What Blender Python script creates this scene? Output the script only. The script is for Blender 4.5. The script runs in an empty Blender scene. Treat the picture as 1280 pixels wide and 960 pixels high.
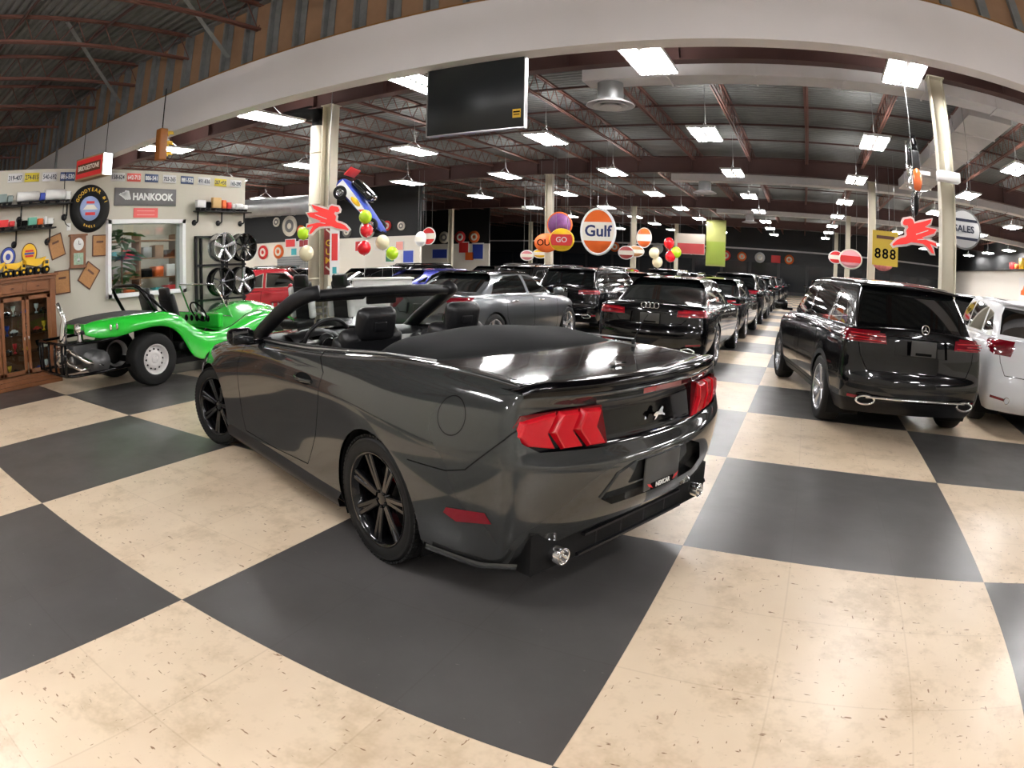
import bpy, bmesh, math, random
from mathutils import Vector, Matrix
random.seed(7)
PI = math.pi
SC = bpy.context.scene
COL = SC.collection

# ---------------------------------------------------------------- materials
MATS = {}
def nodes(m):
    m.use_nodes = True
    return m.node_tree.nodes, m.node_tree.links, m.node_tree.nodes['Principled BSDF']

def pm(name, col, rough=0.5, metal=0.0, coat=0.0, spec=0.5, trans=0.0, noise=0.0, nscale=20.0, emit=0.0, ior=1.45, alpha=1.0, bump=0.0, coatr=0.03):
    if name in MATS: return MATS[name]
    m = bpy.data.materials.new(name); n, l, b = nodes(m)
    c = (col[0], col[1], col[2], 1)
    b.inputs['Base Color'].default_value = c
    b.inputs['Roughness'].default_value = rough
    b.inputs['Metallic'].default_value = metal
    b.inputs['Coat Weight'].default_value = coat
    b.inputs['Coat Roughness'].default_value = coatr
    b.inputs['Specular IOR Level'].default_value = spec
    b.inputs['Transmission Weight'].default_value = trans
    b.inputs['IOR'].default_value = ior
    b.inputs['Alpha'].default_value = alpha
    if emit:
        b.inputs['Emission Color'].default_value = c
        b.inputs['Emission Strength'].default_value = emit
    if noise > 0 or bump > 0:
        tc = n.new('ShaderNodeTexCoord'); nz = n.new('ShaderNodeTexNoise')
        nz.inputs['Scale'].default_value = nscale; nz.inputs['Detail'].default_value = 4
        l.new(tc.outputs['Object'], nz.inputs['Vector'])
        if noise > 0:
            mx = n.new('ShaderNodeMix'); mx.data_type = 'RGBA'
            mx.inputs[6].default_value = tuple(max(0, v*(1-noise)) for v in col)+(1,)
            mx.inputs[7].default_value = tuple(min(1, v*(1+noise)) for v in col)+(1,)
            l.new(nz.outputs['Fac'], mx.inputs[0]); l.new(mx.outputs[2], b.inputs['Base Color'])
        if bump > 0:
            bp = n.new('ShaderNodeBump'); bp.inputs['Strength'].default_value = bump; bp.inputs['Distance'].default_value = 0.01
            l.new(nz.outputs['Fac'], bp.inputs['Height']); l.new(bp.outputs['Normal'], b.inputs['Normal'])
    MATS[name] = m
    return m

def s2l(r, g, b):
    f = lambda v: ((v/255.0)/12.92) if v/255.0 <= 0.04045 else (((v/255.0)+0.055)/1.055)**2.4
    return (f(r), f(g), f(b))

def glassmat(name, tint=(0.8, 0.85, 0.85), rough=0.0, amount=0.9):
    """thin automotive / window glass: a mix of transparent and glossy by fresnel"""
    if name in MATS: return MATS[name]
    m = bpy.data.materials.new(name); n, l, b = nodes(m)
    n.remove(b); out = n['Material Output']
    tr = n.new('ShaderNodeBsdfTransparent'); tr.inputs[0].default_value = tint+(1,)
    gl = n.new('ShaderNodeBsdfGlossy'); gl.inputs['Roughness'].default_value = rough
    lw = n.new('ShaderNodeLayerWeight'); lw.inputs[0].default_value = .5
    pw = n.new('ShaderNodeMath'); pw.operation = 'POWER'; pw.inputs[1].default_value = 5.0; l.new(lw.outputs['Facing'], pw.inputs[0])
    fr = n.new('ShaderNodeMapRange'); fr.inputs[3].default_value = .045; fr.inputs[4].default_value = .9; l.new(pw.outputs[0], fr.inputs[0])
    mx = n.new('ShaderNodeMixShader')
    l.new(fr.outputs[0], mx.inputs[0]); l.new(tr.outputs[0], mx.inputs[1]); l.new(gl.outputs[0], mx.inputs[2])
    l.new(mx.outputs[0], out.inputs[0])
    MATS[name] = m
    return m

# ---------------------------------------------------------------- mesh builder
class MB:
    def __init__(s):
        s.v = []; s.f = []; s.m = []; s.sm = []
    def add(s, vs, fs, m=0, smooth=False):
        o = len(s.v); s.v += [tuple(v) for v in vs]
        for f in fs:
            s.f.append([i+o for i in f]); s.m.append(m); s.sm.append(smooth)
        return s
    def box(s, c, d, m=0, R=None):
        hx, hy, hz = d[0]/2, d[1]/2, d[2]/2
        vs = [Vector((x*hx, y*hy, z*hz)) for x in (-1, 1) for y in (-1, 1) for z in (-1, 1)]
        if R is not None: vs = [R @ v for v in vs]
        vs = [v+Vector(c) for v in vs]
        return s.add(vs, [(0,1,3,2),(4,6,7,5),(0,4,5,1),(2,3,7,6),(0,2,6,4),(1,5,7,3)], m)
    def rbox(s, c, d, r=0.02, m=0, R=None, n=3):
        """box with rounded edges (superellipse shell)"""
        bm = bmesh.new(); bmesh.ops.create_cube(bm, size=1.0)
        for v in bm.verts: v.co = Vector((v.co.x*d[0], v.co.y*d[1], v.co.z*d[2]))
        r = min(r, min(d)*0.49)
        bmesh.ops.bevel(bm, geom=list(bm.edges), offset=r, segments=n, profile=0.5, affect='EDGES')
        return s.frombm(bm, c, R, m, True)
    def frombm(s, bm, c=(0,0,0), R=None, m=0, smooth=False):
        bm.verts.ensure_lookup_table(); bm.verts.index_update()
        vs = [(R @ v.co if R is not None else v.co.copy())+Vector(c) for v in bm.verts]
        s.add(vs, [[v.index for v in f.verts] for f in bm.faces], m, smooth); bm.free()
        return s
    def lathe(s, prof, c=(0,0,0), axis='z', n=24, m=0, smooth=True, a0=0.0, a1=2*PI, caps=True):
        """prof: list of (radius, height) turned about axis"""
        full = abs(a1-a0-2*PI) < 1e-6
        k = n if full else n+1; vs = []; fs = []
        for (r, h) in prof:
            for i in range(k):
                a = a0+(a1-a0)*i/n; x, y = r*math.cos(a), r*math.sin(a)
                p = (x, y, h) if axis == 'z' else ((x, h, y) if axis == 'y' else (h, x, y))
                vs.append(Vector(p)+Vector(c))
        for j in range(len(prof)-1):
            for i in range(n):
                i2 = (i+1) % k if full else i+1
                f = (j*k+i, j*k+i2, (j+1)*k+i2, (j+1)*k+i)
                fs.append(f if axis != 'y' else f[::-1])
        if caps and full:
            if prof[0][0] > 1e-6: fs.append(tuple(range(k))[::-1] if axis != 'y' else tuple(range(k)))
            if prof[-1][0] > 1e-6:
                t = tuple(range((len(prof)-1)*k, len(prof)*k)); fs.append(t if axis != 'y' else t[::-1])
        return s.add(vs, fs, m, smooth)
    def tube(s, pts, r, n=8, m=0, closed=False, smooth=True):
        pts = [Vector(p) for p in pts]; L = len(pts); vs = []; fs = []
        rr = r if isinstance(r, (list, tuple)) else [r]*L
        up = None
        for i, p in enumerate(pts):
            if closed: d = (pts[(i+1) % L]-pts[i-1])
            else: d = (pts[min(i+1, L-1)]-pts[max(i-1, 0)])
            d.normalize()
            if up is None:
                up = Vector((0, 0, 1)) if abs(d.z) < 0.9 else Vector((1, 0, 0))
            a = d.cross(up)
            if a.length < 1e-6: a = d.cross(Vector((1, 0, 0)))
            a.normalize(); b = a.cross(d).normalized(); up = b
            for j in range(n):
                t = 2*PI*j/n; vs.append(p+a*(math.cos(t)*rr[i])+b*(math.sin(t)*rr[i]))
        K = L if closed else L-1
        for i in range(K):
            for j in range(n):
                i2 = (i+1) % L
                fs.append((i*n+j, i2*n+j, i2*n+(j+1) % n, i*n+(j+1) % n))
        if not closed:
            fs.append(tuple(range(n))); fs.append(tuple(range((L-1)*n, L*n))[::-1])
        return s.add(vs, fs, m, smooth)
    def cyl(s, p0, p1, r, n=12, m=0, r1=None, smooth=True):
        return s.tube([p0, p1], [r, r1 if r1 is not None else r], n, m, smooth=smooth)
    def prism(s, poly, O, U, V, N, depth, m=0, smooth=False):
        """extrude 2d polygon (u,v) placed at origin O with axes U,V along N by depth"""
        O, U, V, N = Vector(O), Vector(U), Vector(V), Vector(N); k = len(poly)
        a = [O+U*p[0]+V*p[1] for p in poly]; b = [p+N*depth for p in a]
        fs = [tuple(range(k))[::-1], tuple(range(k, 2*k))]+[(i, (i+1) % k, k+(i+1) % k, k+i) for i in range(k)]
        return s.add(a+b, fs, m, smooth)
    def ell(s, c, d, m=0, n=16, R=None):
        vs = []; fs = []; h = n//2
        for i in range(h+1):
            t = PI*i/h
            for j in range(n):
                a = 2*PI*j/n; v = Vector((d[0]*math.sin(t)*math.cos(a), d[1]*math.sin(t)*math.sin(a), d[2]*math.cos(t)))
                vs.append((R @ v if R is not None else v)+Vector(c))
        for i in range(h):
            for j in range(n): fs.append((i*n+j, (i+1)*n+j, (i+1)*n+(j+1) % n, i*n+(j+1) % n))
        return s.add(vs, fs, m, True)
    def grid(s, P, m=0, smooth=True):
        """P[i][j] lattice of points"""
        a, b = len(P), len(P[0]); vs = [p for r in P for p in r]
        return s.add(vs, [(i*b+j, (i+1)*b+j, (i+1)*b+j+1, i*b+j+1) for i in range(a-1) for j in range(b-1)], m, smooth)
    def build(s, name, mats, parent=None, loc=None, label=None, bevel=0, solid=0, sub=0):
        me = bpy.data.meshes.new(name); me.from_pydata(s.v, [], s.f)
        if not isinstance(mats, (list, tuple)): mats = [mats]
        for m in mats: me.materials.append(m)
        me.polygons.foreach_set('material_index', s.m); me.polygons.foreach_set('use_smooth', s.sm)
        me.validate(); me.update()
        o = bpy.data.objects.new(name, me); COL.objects.link(o)
        if parent is not None: o.parent = parent
        if loc is not None: o.location = loc
        if label: o['label'] = label
        if bevel:
            b = o.modifiers.new('b', 'BEVEL'); b.width = bevel; b.segments = 2; b.limit_method = 'ANGLE'
        if solid:
            b = o.modifiers.new('s', 'SOLIDIFY'); b.thickness = solid; b.offset = -1
        if sub:
            b = o.modifiers.new('s', 'SUBSURF'); b.levels = sub; b.render_levels = sub
        return o

def tag(o, label, cat, group=None):
    o['label'] = label; o['category'] = cat
    if group: o['group'] = group
    return o
def struct(o):
    o['kind'] = 'structure'; return o
def thing(name, label, cat, loc=(0,0,0), rz=0.0, group=None, rot=None):
    o = bpy.data.objects.new(name, None); COL.objects.link(o)
    o.location = loc; o.rotation_euler = rot if rot else (0, 0, rz)
    return tag(o, label, cat, group)
def copy_tree(o, parent=None):
    c = o.copy(); COL.objects.link(c); c.parent = parent
    for ch in list(o.children): copy_tree(ch, c)
    return c
def dup(root, loc, rz=None, label=None, group=None, scale=None):
    c = copy_tree(root); c.location = loc
    if rz is not None: c.rotation_euler = (0, 0, rz)
    if label: c['label'] = label
    if group: c['group'] = group
    if scale: c.scale = scale
    return c

def textmesh(txt, size, depth=0.002, bold=0.0, squash=1.0, align='CENTER', spacing=1.0):
    cu = bpy.data.curves.new('t', 'FONT'); cu.body = txt; cu.size = size; cu.extrude = depth
    cu.align_x = align; cu.align_y = 'CENTER'; cu.offset = bold; cu.resolution_u = 3; cu.space_character = spacing
    o = bpy.data.objects.new('t', cu); COL.objects.link(o)
    dg = bpy.context.evaluated_depsgraph_get(); dg.update()
    me = bpy.data.meshes.new_from_object(o.evaluated_get(dg))
    bpy.data.objects.remove(o); bpy.data.curves.remove(cu)
    vs = [(v.co.x*squash, v.co.y, v.co.z) for v in me.vertices]; fs = [list(p.vertices) for p in me.polygons]
    bpy.data.meshes.remove(me)
    return vs, fs
def lettering(txt, size, O, U, V, mat, parent=None, name='lettering', depth=0.003, bold=0.0, squash=1.0, spacing=1.0, warp=None):
    """text whose baseline runs along U and whose up is V, centred at O"""
    vs, fs = textmesh(txt, size, depth, bold, squash, spacing=spacing)
    O, U, V = Vector(O), Vector(U).normalized(), Vector(V).normalized(); N = U.cross(V)
    if warp: vs = [warp(v) for v in vs]
    b = MB(); b.add([O+U*v[0]+V*v[1]+N*v[2] for v in vs], fs)
    return b.build(name, mat, parent)

def interp(t, x):
    if not isinstance(t, (list, tuple)): return t
    if x <= t[0][0]: return t[0][1]
    for (a, b) in zip(t, t[1:]):
        if x <= b[0]:
            u = (x-a[0])/(b[0]-a[0]); return a[1]+(b[1]-a[1])*u
    return t[-1][1]
# ---------------------------------------------------------------- car shells
# A shell is a rounded box: side levels (bottom to shoulder), a top, a rear and a front face,
# smoothed by subdivision, then cut along outlines into panels, glass and lamps.
def shell(X, levels, topz, F=(0, .35, .7, .92), front=True, rear=True, top=True, sub=3, L=.5, pr=2.6, crease=(), rcrease=(), topc=()):
    n, K = len(X), len(levels)
    def xx(i, k):
        lv = levels[k]; x = X[i]
        x += (lv['rc']-X[0])*max(0, 1-(X[i]-X[0])/L)**2
        x += (lv['fc']-X[-1])*max(0, 1-(X[-1]-X[i])/L)**2
        return x
    bm = bmesh.new(); V = {}
    def vert(key, co):
        if key not in V: V[key] = bm.verts.new(co)
        return V[key]
    def side(i, k):
        x = xx(i, k); lv = levels[k]
        return vert(('s', i, k), (x, interp(lv['w'], x), interp(lv['z'], x)))
    def topv(i, j):
        if j == len(F): return side(i, K-1)
        if i == 0 and rear: return end(0, K-1, j)
        if i == n-1 and front: return end(n-1, K-1, j)
        s = side(i, K-1).co; f = F[j]; zc = interp(topz, s.x)
        lv = levels[K-1]
        # bow the plan of the end rows forward smoothly
        xo = 0
        if i < n//2: xo = (lv['r']-lv['rc'])*(1-f**pr)*max(0, 1-(X[i]-X[0])/L)**1.5
        else: xo = (lv['f']-lv['fc'])*(1-f**pr)*max(0, 1-(X[-1]-X[i])/L)**1.5
        return vert(('t', i, j), (s.x+xo, s.y*f, zc+(s.z-zc)*f**2.2))
    def end(i, k, j):
        if j == len(F): return side(i, k)
        lv = levels[k]; s = side(i, k).co; f = F[j]; c = lv['r'] if i == 0 else lv['f']
        zc = lv.get('rz' if i == 0 else 'fz', None)
        if k == K-1: zc = interp(topz, c)
        z = s.z if zc is None else zc+(s.z-zc)*f**2.2
        return vert(('e', i, k, j), (c+(s.x-c)*f**pr, s.y*f, z))
    fs = []
    cr = bm.edges.layers.float.new('crease_edge')
    for i in range(n-1):
        for k in range(K-1):
            fs.append((side(i, k), side(i+1, k), side(i+1, k+1), side(i, k+1)))
    if top:
        for i in range(n-1):
            for j in range(len(F)):
                fs.append((topv(i, j), topv(i, j+1), topv(i+1, j+1), topv(i+1, j)))
    for (on, i) in ((rear, 0), (front, n-1)):
        if not on: continue
        for k in range(K-1):
            for j in range(len(F)):
                q = (end(i, k, j), end(i, k, j+1), end(i, k+1, j+1), end(i, k+1, j))
                fs.append(q if i else q[::-1])
    for f in fs:
        try: bm.faces.new(f)
        except ValueError: pass
    inv = {v: k for k, v in V.items()}
    for e in bm.edges:
        a, b = inv[e.verts[0]], inv[e.verts[1]]
        ka = a[2] if a[0] in 'se' else K-1; kb = b[2] if b[0] in 'se' else K-1
        if a[0] == 's' and b[0] == 's' and ka == kb:
            for (k, w) in crease:
                if k == ka: e[cr] = w
        if ka == kb and (a[0] == 'e' or b[0] == 'e') and (a[1] == b[1] == 0):
            for (k, w) in rcrease:
                if k == ka: e[cr] = w
    # mirror
    half = list(bm.verts); oe = [(e.verts[0], e.verts[1], e[cr]) for e in bm.edges if e[cr] > 0]
    mp = {}
    for v in half:
        mp[v] = v if abs(v.co.y) < 1e-5 else bm.verts.new((v.co.x, -v.co.y, v.co.z))
    for f in list(bm.faces):
        bm.faces.new([mp[v] for v in reversed(f.verts)])
    for (p, q, w) in oe:
        e2 = bm.edges.get((mp[p], mp[q]))
        if e2: e2[cr] = w
    bmesh.ops.recalc_face_normals(bm, faces=list(bm.faces))
    me = bpy.data.meshes.new('cage'); bm.to_mesh(me); bm.free()
    o = bpy.data.objects.new('cage', me); COL.objects.link(o)
    md = o.modifiers.new('s', 'SUBSURF'); md.levels = sub; md.render_levels = sub
    md.boundary_smooth = 'PRESERVE_CORNERS'
    dg = bpy.context.evaluated_depsgraph_get(); dg.update()
    m2 = bpy.data.meshes.new_from_object(o.evaluated_get(dg))
    bpy.data.objects.remove(o); bpy.data.meshes.remove(me)
    r = bmesh.new(); r.from_mesh(m2); bpy.data.meshes.remove(m2)
    # outward check
    c = [f for f in r.faces if f.calc_center_median().y > .3 and abs(f.normal.y) > .9]
    if c and sum(f.normal.y for f in c) < 0: bmesh.ops.reverse_faces(r, faces=list(r.faces))
    for f in r.faces: f.smooth = True; f.material_index = 0
    r.normal_update()
    lay = r.verts.layers.float_vector.new('nrm')
    for v in r.verts: v[lay] = v.normal
    return r

AX = {'side': (0, 2, 1), 'rear': (1, 2, 0), 'top': (0, 1, 2)}
def inpoly(p, poly):
    x, y = p; c = False; n = len(poly); j = n-1
    for i in range(n):
        a, b = poly[i], poly[j]
        if (a[1] > y) != (b[1] > y) and x < (b[0]-a[0])*(y-a[1])/(b[1]-a[1])+a[0]: c = not c
        j = i
    return c
def cut(bm, poly, ax, filt=lambda c, n: True, closed=True):
    """cut the outline into the mesh; return the faces inside it"""
    a, b, d = AX[ax]; k = len(poly); pad = .012
    for i in range(k if closed else k-1):
        p, q = poly[i], poly[(i+1) % k]
        lo = (min(p[0], q[0])-pad, min(p[1], q[1])-pad); hi = (max(p[0], q[0])+pad, max(p[1], q[1])+pad)
        fs = []
        for f in bm.faces:
            u = [v.co[a] for v in f.verts]; w = [v.co[b] for v in f.verts]
            if max(u) < lo[0] or min(u) > hi[0] or max(w) < lo[1] or min(w) > hi[1]: continue
            if not filt(f.calc_center_median(), f.normal): continue
            fs.append(f)
        if not fs: continue
        co = [0, 0, 0]; co[a] = p[0]; co[b] = p[1]
        no = [0, 0, 0]; no[a] = -(q[1]-p[1]); no[b] = q[0]-p[0]
        if abs(no[a])+abs(no[b]) < 1e-7: continue
        g = set(fs)
        for f in fs: g.update(f.edges); g.update(f.verts)
        bmesh.ops.bisect_plane(bm, geom=list(g), dist=1e-5, plane_co=co, plane_no=Vector(no).normalized())
    if not closed: return []
    bm.normal_update()
    return [f for f in bm.faces if filt(f.calc_center_median(), f.normal) and inpoly((lambda c: (c[a], c[b]))(f.calc_center_median()), poly)]
def mirror_poly(poly): return [(-p[0], p[1]) for p in poly]
def cut2(bm, poly, filt=lambda c, n: True):
    """rear-view outline on both sides of the centre line"""
    return cut(bm, poly, 'rear', filt)+cut(bm, mirror_poly(poly), 'rear', filt)
def polyline(bm, pts, ax, w, filt, mi):
    for p, q in zip(pts, pts[1:]):
        d = Vector((q[0]-p[0], q[1]-p[1])); 
        if d.length < 1e-6: continue
        t = d.normalized()*(w*.4); m = Vector((-d.y, d.x)).normalized()*w/2
        poly = [(p[0]-t.x+m.x, p[1]-t.y+m.y), (p[0]-t.x-m.x, p[1]-t.y-m.y), (q[0]+t.x-m.x, q[1]+t.y-m.y), (q[0]+t.x+m.x, q[1]+t.y+m.y)]
        for f in cut(bm, poly, ax, filt): f.material_index = mi
def circle(c, r, n=28, a0=0, a1=2*PI, rx=None):
    return [(c[0]+(rx or r)*math.cos(a0+(a1-a0)*i/n), c[1]+r*math.sin(a0+(a1-a0)*i/n)) for i in range(n)]
def emit_bm(bm, name, mats, parent, off=0.0, keepn=True, label=None, solid=0, scale=1.0):
    me = bpy.data.meshes.new(name)
    lay = bm.verts.layers.float_vector.get('nrm')
    nr = [Vector(v[lay]).normalized() if Vector(v[lay]).length > 1e-6 else v.normal.copy() for v in bm.verts] if lay else None
    if off:
        for v, nn in zip(bm.verts, nr): v.co += nn*off
    for e in bm.edges: e.smooth = True
    bm.to_mesh(me); bm.free()
    if not isinstance(mats, (list, tuple)): mats = [mats]
    for m in mats: me.materials.append(m)
    if keepn and nr: me.normals_split_custom_set_from_vertices([tuple(x) for x in nr])
    o = bpy.data.objects.new(name, me); COL.objects.link(o); o.parent = parent
    if label: o['label'] = label
    if solid:
        b = o.modifiers.new('s', 'SOLIDIFY'); b.thickness = solid; b.offset = -1
    return o
def split(bm, faces, name, mats, parent, off=0.0, keep=False, mi=None, label=None, solid=0, keepn=True, rim=0.0):
    """lift faces out of the mesh as a part of their own; rim>0 walls the part's border inward by that depth"""
    faces = [f for f in set(faces) if f.is_valid]
    if not faces: return None
    nb = bmesh.new(); lay = bm.verts.layers.float_vector.get('nrm'); l2 = nb.verts.layers.float_vector.new('nrm')
    mp = {}
    for f in faces:
        for v in f.verts:
            if v not in mp:
                w = nb.verts.new(v.co); w[l2] = v[lay]; mp[v] = w
        try:
            g = nb.faces.new([mp[v] for v in f.verts]); g.smooth = True; g.material_index = (f.material_index if mi is None else mi)
        except ValueError: pass
    if not keep: bmesh.ops.delete(bm, geom=faces, context='FACES')
    if rim:
        ed = [e for e in nb.edges if e.is_boundary]; cp = {}
        for e in ed:
            for v in e.verts:
                if v not in cp:
                    w = nb.verts.new(v.co-Vector(v[l2]).normalized()*rim); w[l2] = v[l2]; cp[v] = w
        for e in ed:
            a, b = e.verts
            try: g = nb.faces.new((a, b, cp[b], cp[a])); g.smooth = False
            except ValueError: pass
    return emit_bm(nb, name, mats, parent, off, label=label, solid=solid, keepn=keepn)
def side_only(s, ymin=.5): return lambda c, n: c.y*s > ymin and abs(n.y) > .25
def both_sides(ymin=.5): return lambda c, n: abs(c.y) > ymin and abs(n.y) > .2
def wells(parent, axles, R, yo, yi, mat, zc=.34):
    for ax in axles:
        for s in (1, -1):
            b = MB(); prof = []
            P = [[(ax+R*math.cos(t), s*y, zc+R*math.sin(t)) for y in (yo, yi)] for t in [(-.5+ (PI+1.0)*i/24) for i in range(25)]]
            b.grid(P); c = [(ax, s*yi, zc)]+[r[1] for r in P]
            b.add(c, [(0, i, i+1) for i in range(1, len(c)-1)])
            b.build('wheel_well', mat, parent)

# ---------------------------------------------------------------- wheels
def spoke(b, a, r0, r1, w0, w1, y0, y1, th, m=0, twist=0.0):
    """a tapered spoke from hub radius to rim radius at angle a; axis of wheel is y, outer face +y"""
    ca, sa = math.cos(a), math.sin(a); ct, st = math.cos(a+twist), math.sin(a+twist)
    def P(r, w, y, c, s): return (r*c-w*s, y, r*s+w*c)
    a_ = [P(r0, -w0, y0, ca, sa), P(r0, w0, y0, ca, sa), P(r1, w1, y1, ct, st), P(r1, -w1, y1, ct, st)]
    i_ = [P(r0, -w0*.6, y0+.006, ca, sa), P(r0, w0*.6, y0+.006, ca, sa), P(r1, w1*.6, y1+.006, ct, st), P(r1, -w1*.6, y1+.006, ct, st)]
    bk = [(x, y-th, z) for (x, y, z) in a_]
    vs = a_+bk+i_
    fs = [(8, 9, 10, 11), (0, 1, 9, 8), (1, 2, 10, 9), (2, 3, 11, 10), (3, 0, 8, 11),
          (0, 4, 5, 1), (1, 5, 6, 2), (2, 6, 7, 3), (3, 7, 4, 0), (4, 7, 6, 5)]
    b.add(vs, fs, m)
def wheel(parent, loc, R=.345, W=.25, rr=.245, style='seven', mt=None, mr=None, face=1, steer=0.0, detail=True, caliper=None, cap=True, rot0=0.0, name='wheel'):
    """parent > wheel > tyre, rim, brake_disc, caliper. face=+1: outer face looks to +y of the car"""
    w = bpy.data.objects.new(name, None); COL.objects.link(w); w.parent = parent
    w.location = loc; w.rotation_euler = (0, 0, (0 if face > 0 else PI)+steer)
    nseg = 64 if detail else 32
    h = W/2; b = MB()
    prof = [(rr, -h+.01), (rr+.02, -h), (R*.9, -h), (R-.012, -h+.02), (R, -h+.05)]
    if detail:
        for g in (-.055, 0, .055): prof += [(R, g-.008), (R-.008, g-.006), (R-.008, g+.006), (R, g+.008)]
    prof += [(R, h-.05), (R-.012, h-.02), (R*.93, h-.004), (R*.9, h), (rr+.03, h), (rr+.012, h-.004), (rr, h-.012)]
    b.lathe(prof, axis='y', n=nseg, caps=False)
    if detail:
        # tread blocks on the shoulders
        for i in range(72):
            a = 2*PI*i/72
            for sgn in (1, -1):
                c = ((R-.006)*math.cos(a), sgn*(h-.033), (R-.006)*math.sin(a))
                b.box(c, (.022, .05, .011), R=Matrix.Rotation(-a+PI/2, 3, 'Y'))
        b.lathe([(rr+.055, h+.0012), (rr+.062, h+.002), (rr+.069, h+.0012)], axis='y', n=nseg, caps=False)
    b.build('tyre', mt, w)
    b = MB()
    b.lathe([(rr, h-.012), (rr+.006, h-.004), (rr-.004, h-.006), (rr-.016, h-.03), (rr-.03, h-.07), (rr-.035, -h+.03), (rr, -h+.01)], axis='y', n=nseg, caps=False)
    hy = h-.045
    if style == 'seven':
        for i in range(7):
            a = rot0+2*PI*i/7
            for sg in (-1, 1):
                spoke(b, a+sg*.13, .05, rr-.012, .015, .014, hy, h-.022, .035, twist=-sg*.045)
            spoke(b, a, .045, rr-.03, .016, .012, hy-.012, h-.04, .02)
    elif style == 'five':
        for i in range(5):
            a = rot0+2*PI*i/5
            spoke(b, a, .04, rr-.008, .026, .045, hy, h-.02, .035)
    elif style == 'fivetwin':
        for i in range(5):
            a = rot0+2*PI*i/5
            for sg in (-1, 1): spoke(b, a+sg*.1, .045, rr-.008, .012, .016, hy, h-.02, .03, twist=sg*.06)
    elif style == 'multi':
        for i in range(10):
            a = rot0+2*PI*i/10; spoke(b, a, .045, rr-.008, .010, .014, hy, h-.02, .03)
    elif style == 'mesh':
        for i in range(12):
            a = rot0+2*PI*i/12
            for sg in (-1, 1): spoke(b, a, .05, rr-.008, .006, .006, hy, h-.02, .02, twist=sg*.26)
    elif style == 'steel':
        b.lathe([(.0, hy-.01), (.05, hy-.01), (.07, hy+.01), (.11, hy), (.15, hy-.02), (rr-.05, hy-.035), (rr-.02, hy-.01), (rr-.01, h-.02)], axis='y', n=32, caps=False)
        for i in range(12):
            a = 2*PI*i/12; c = (.135*math.cos(a), hy-.012, .135*math.sin(a))
            b.cyl((c[0], c[1]-.01, c[2]), (c[0], c[1]+.004, c[2]), .014, 10, m=1)
    b.lathe([(.0, hy+.006), (.03, hy+.006), (.055, hy), (.06, hy-.03)], axis='y', n=24, caps=False)
    if detail or style == 'steel':
        for i in range(5):
            a = rot0+2*PI*(i+.5)/5; c = (.042*math.cos(a), hy+.004, .042*math.sin(a))
            b.cyl((c[0], c[1]-.01, c[2]), (c[0], c[1]+.008, c[2]), .008, 6)
    b.build('rim', mr if isinstance(mr, (list, tuple)) else [mr, M['black_plastic']], w)
    b = MB(); b.lathe([(0, -.02), (.165, -.02), (.165, 0), (0, 0)], axis='y', n=32)
    b.build('brake_disc', M['disc'], w)
    if caliper:
        b = MB(); P = []
        for t in [(-.45+.9*i/8) for i in range(9)]:
            P.append([((.115)*math.cos(t), .02, .115*math.sin(t)), (.185*math.cos(t), .025, .185*math.sin(t)), (.19*math.cos(t), -.04, .19*math.sin(t)), (.115*math.cos(t), -.04, .115*math.sin(t))])
        b.grid(P); b.add([p for p in P[0]], [(0, 1, 2, 3)]); b.add([p for p in P[-1]], [(3, 2, 1, 0)])
        o = b.build('caliper', caliper, w, label='red brake caliper'); o.rotation_euler = (0, PI if face > 0 else 0, 0)
    return w
M = {}
M['black_plastic'] = pm('black plastic', (.007, .007, .008), .45, spec=.35)
M['matte_black'] = pm('matte black', (.006, .006, .006), .8, spec=.2)
M['rubber'] = pm('tyre rubber', (.008, .008, .008), .6, spec=.25, noise=.3, nscale=30)
M['gloss_black'] = pm('gloss black', (.0015, .0015, .002), .08, coat=.15, spec=.25)
M['rim_black'] = pm('gloss black wheel', (.002, .002, .0025), .2, coat=.5, spec=.3)
M['rim_silver'] = pm('silver alloy', (.55, .56, .58), .25, metal=.9)
M['rim_grey'] = pm('grey alloy', (.18, .18, .19), .25, metal=.9)
M['disc'] = pm('brake steel', (.06, .058, .055), .4, metal=1)
M['chrome'] = pm('chrome', (.8, .8, .8), .08, metal=1)
M['brushed'] = pm('brushed aluminium', (.6, .6, .6), .28, metal=.9)
M['gap'] = pm('panel gap', (.003, .003, .003), .9, spec=.1)
M['magnetic'] = pm('dark grey metallic paint', (.047, .049, .048), .085, metal=.45, coat=.5, coatr=.01)
M['black_paint'] = pm('black car paint', (.0015, .0015, .002), .2, coat=.8, spec=.12, coatr=.005)
M['silver_paint'] = pm('steel grey metallic paint', (.11, .118, .125), .3, metal=.8, coat=1.0)
M['white_paint'] = pm('white car paint', (.72, .73, .75), .3, coat=1.0)
M['blue_paint'] = pm('blue car paint', (.02, .025, .22), .25, metal=.4, coat=1.0)
M['red_paint'] = pm('dark red car paint', (.33, .012, .02), .25, coat=1.0)
M['grey_paint'] = pm('graphite car paint', (.02, .021, .023), .3, metal=.5, coat=1.0)
M['green_paint'] = pm('bright green fibreglass', (.02, .50, .035), .22, coat=1.0)
M['lamp_red'] = pm('red lamp lens', (.16, .002, .008), .12, coat=1.0)
M['lamp_glow'] = pm('bright red lamp segment', (.40, .004, .010), .2, coat=.8, emit=.05)
M['lamp_dark'] = pm('dark red lamp lens', (.10, .002, .004), .1, coat=1.0)
M['leather'] = pm('black leather', (.007, .007, .008), .38, bump=.15, nscale=60)
M['softtop'] = pm('black soft top cloth', (.004, .004, .0045), .8, spec=.25, bump=.1, nscale=150)
M['dash_light'] = pm('light grey dash trim', (.42, .42, .40), .35)
M['cloth_dark'] = pm('dark cloth', (.02, .02, .022), .9)
M['glass'] = glassmat('clear glass', (.80, .84, .83))
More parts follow.
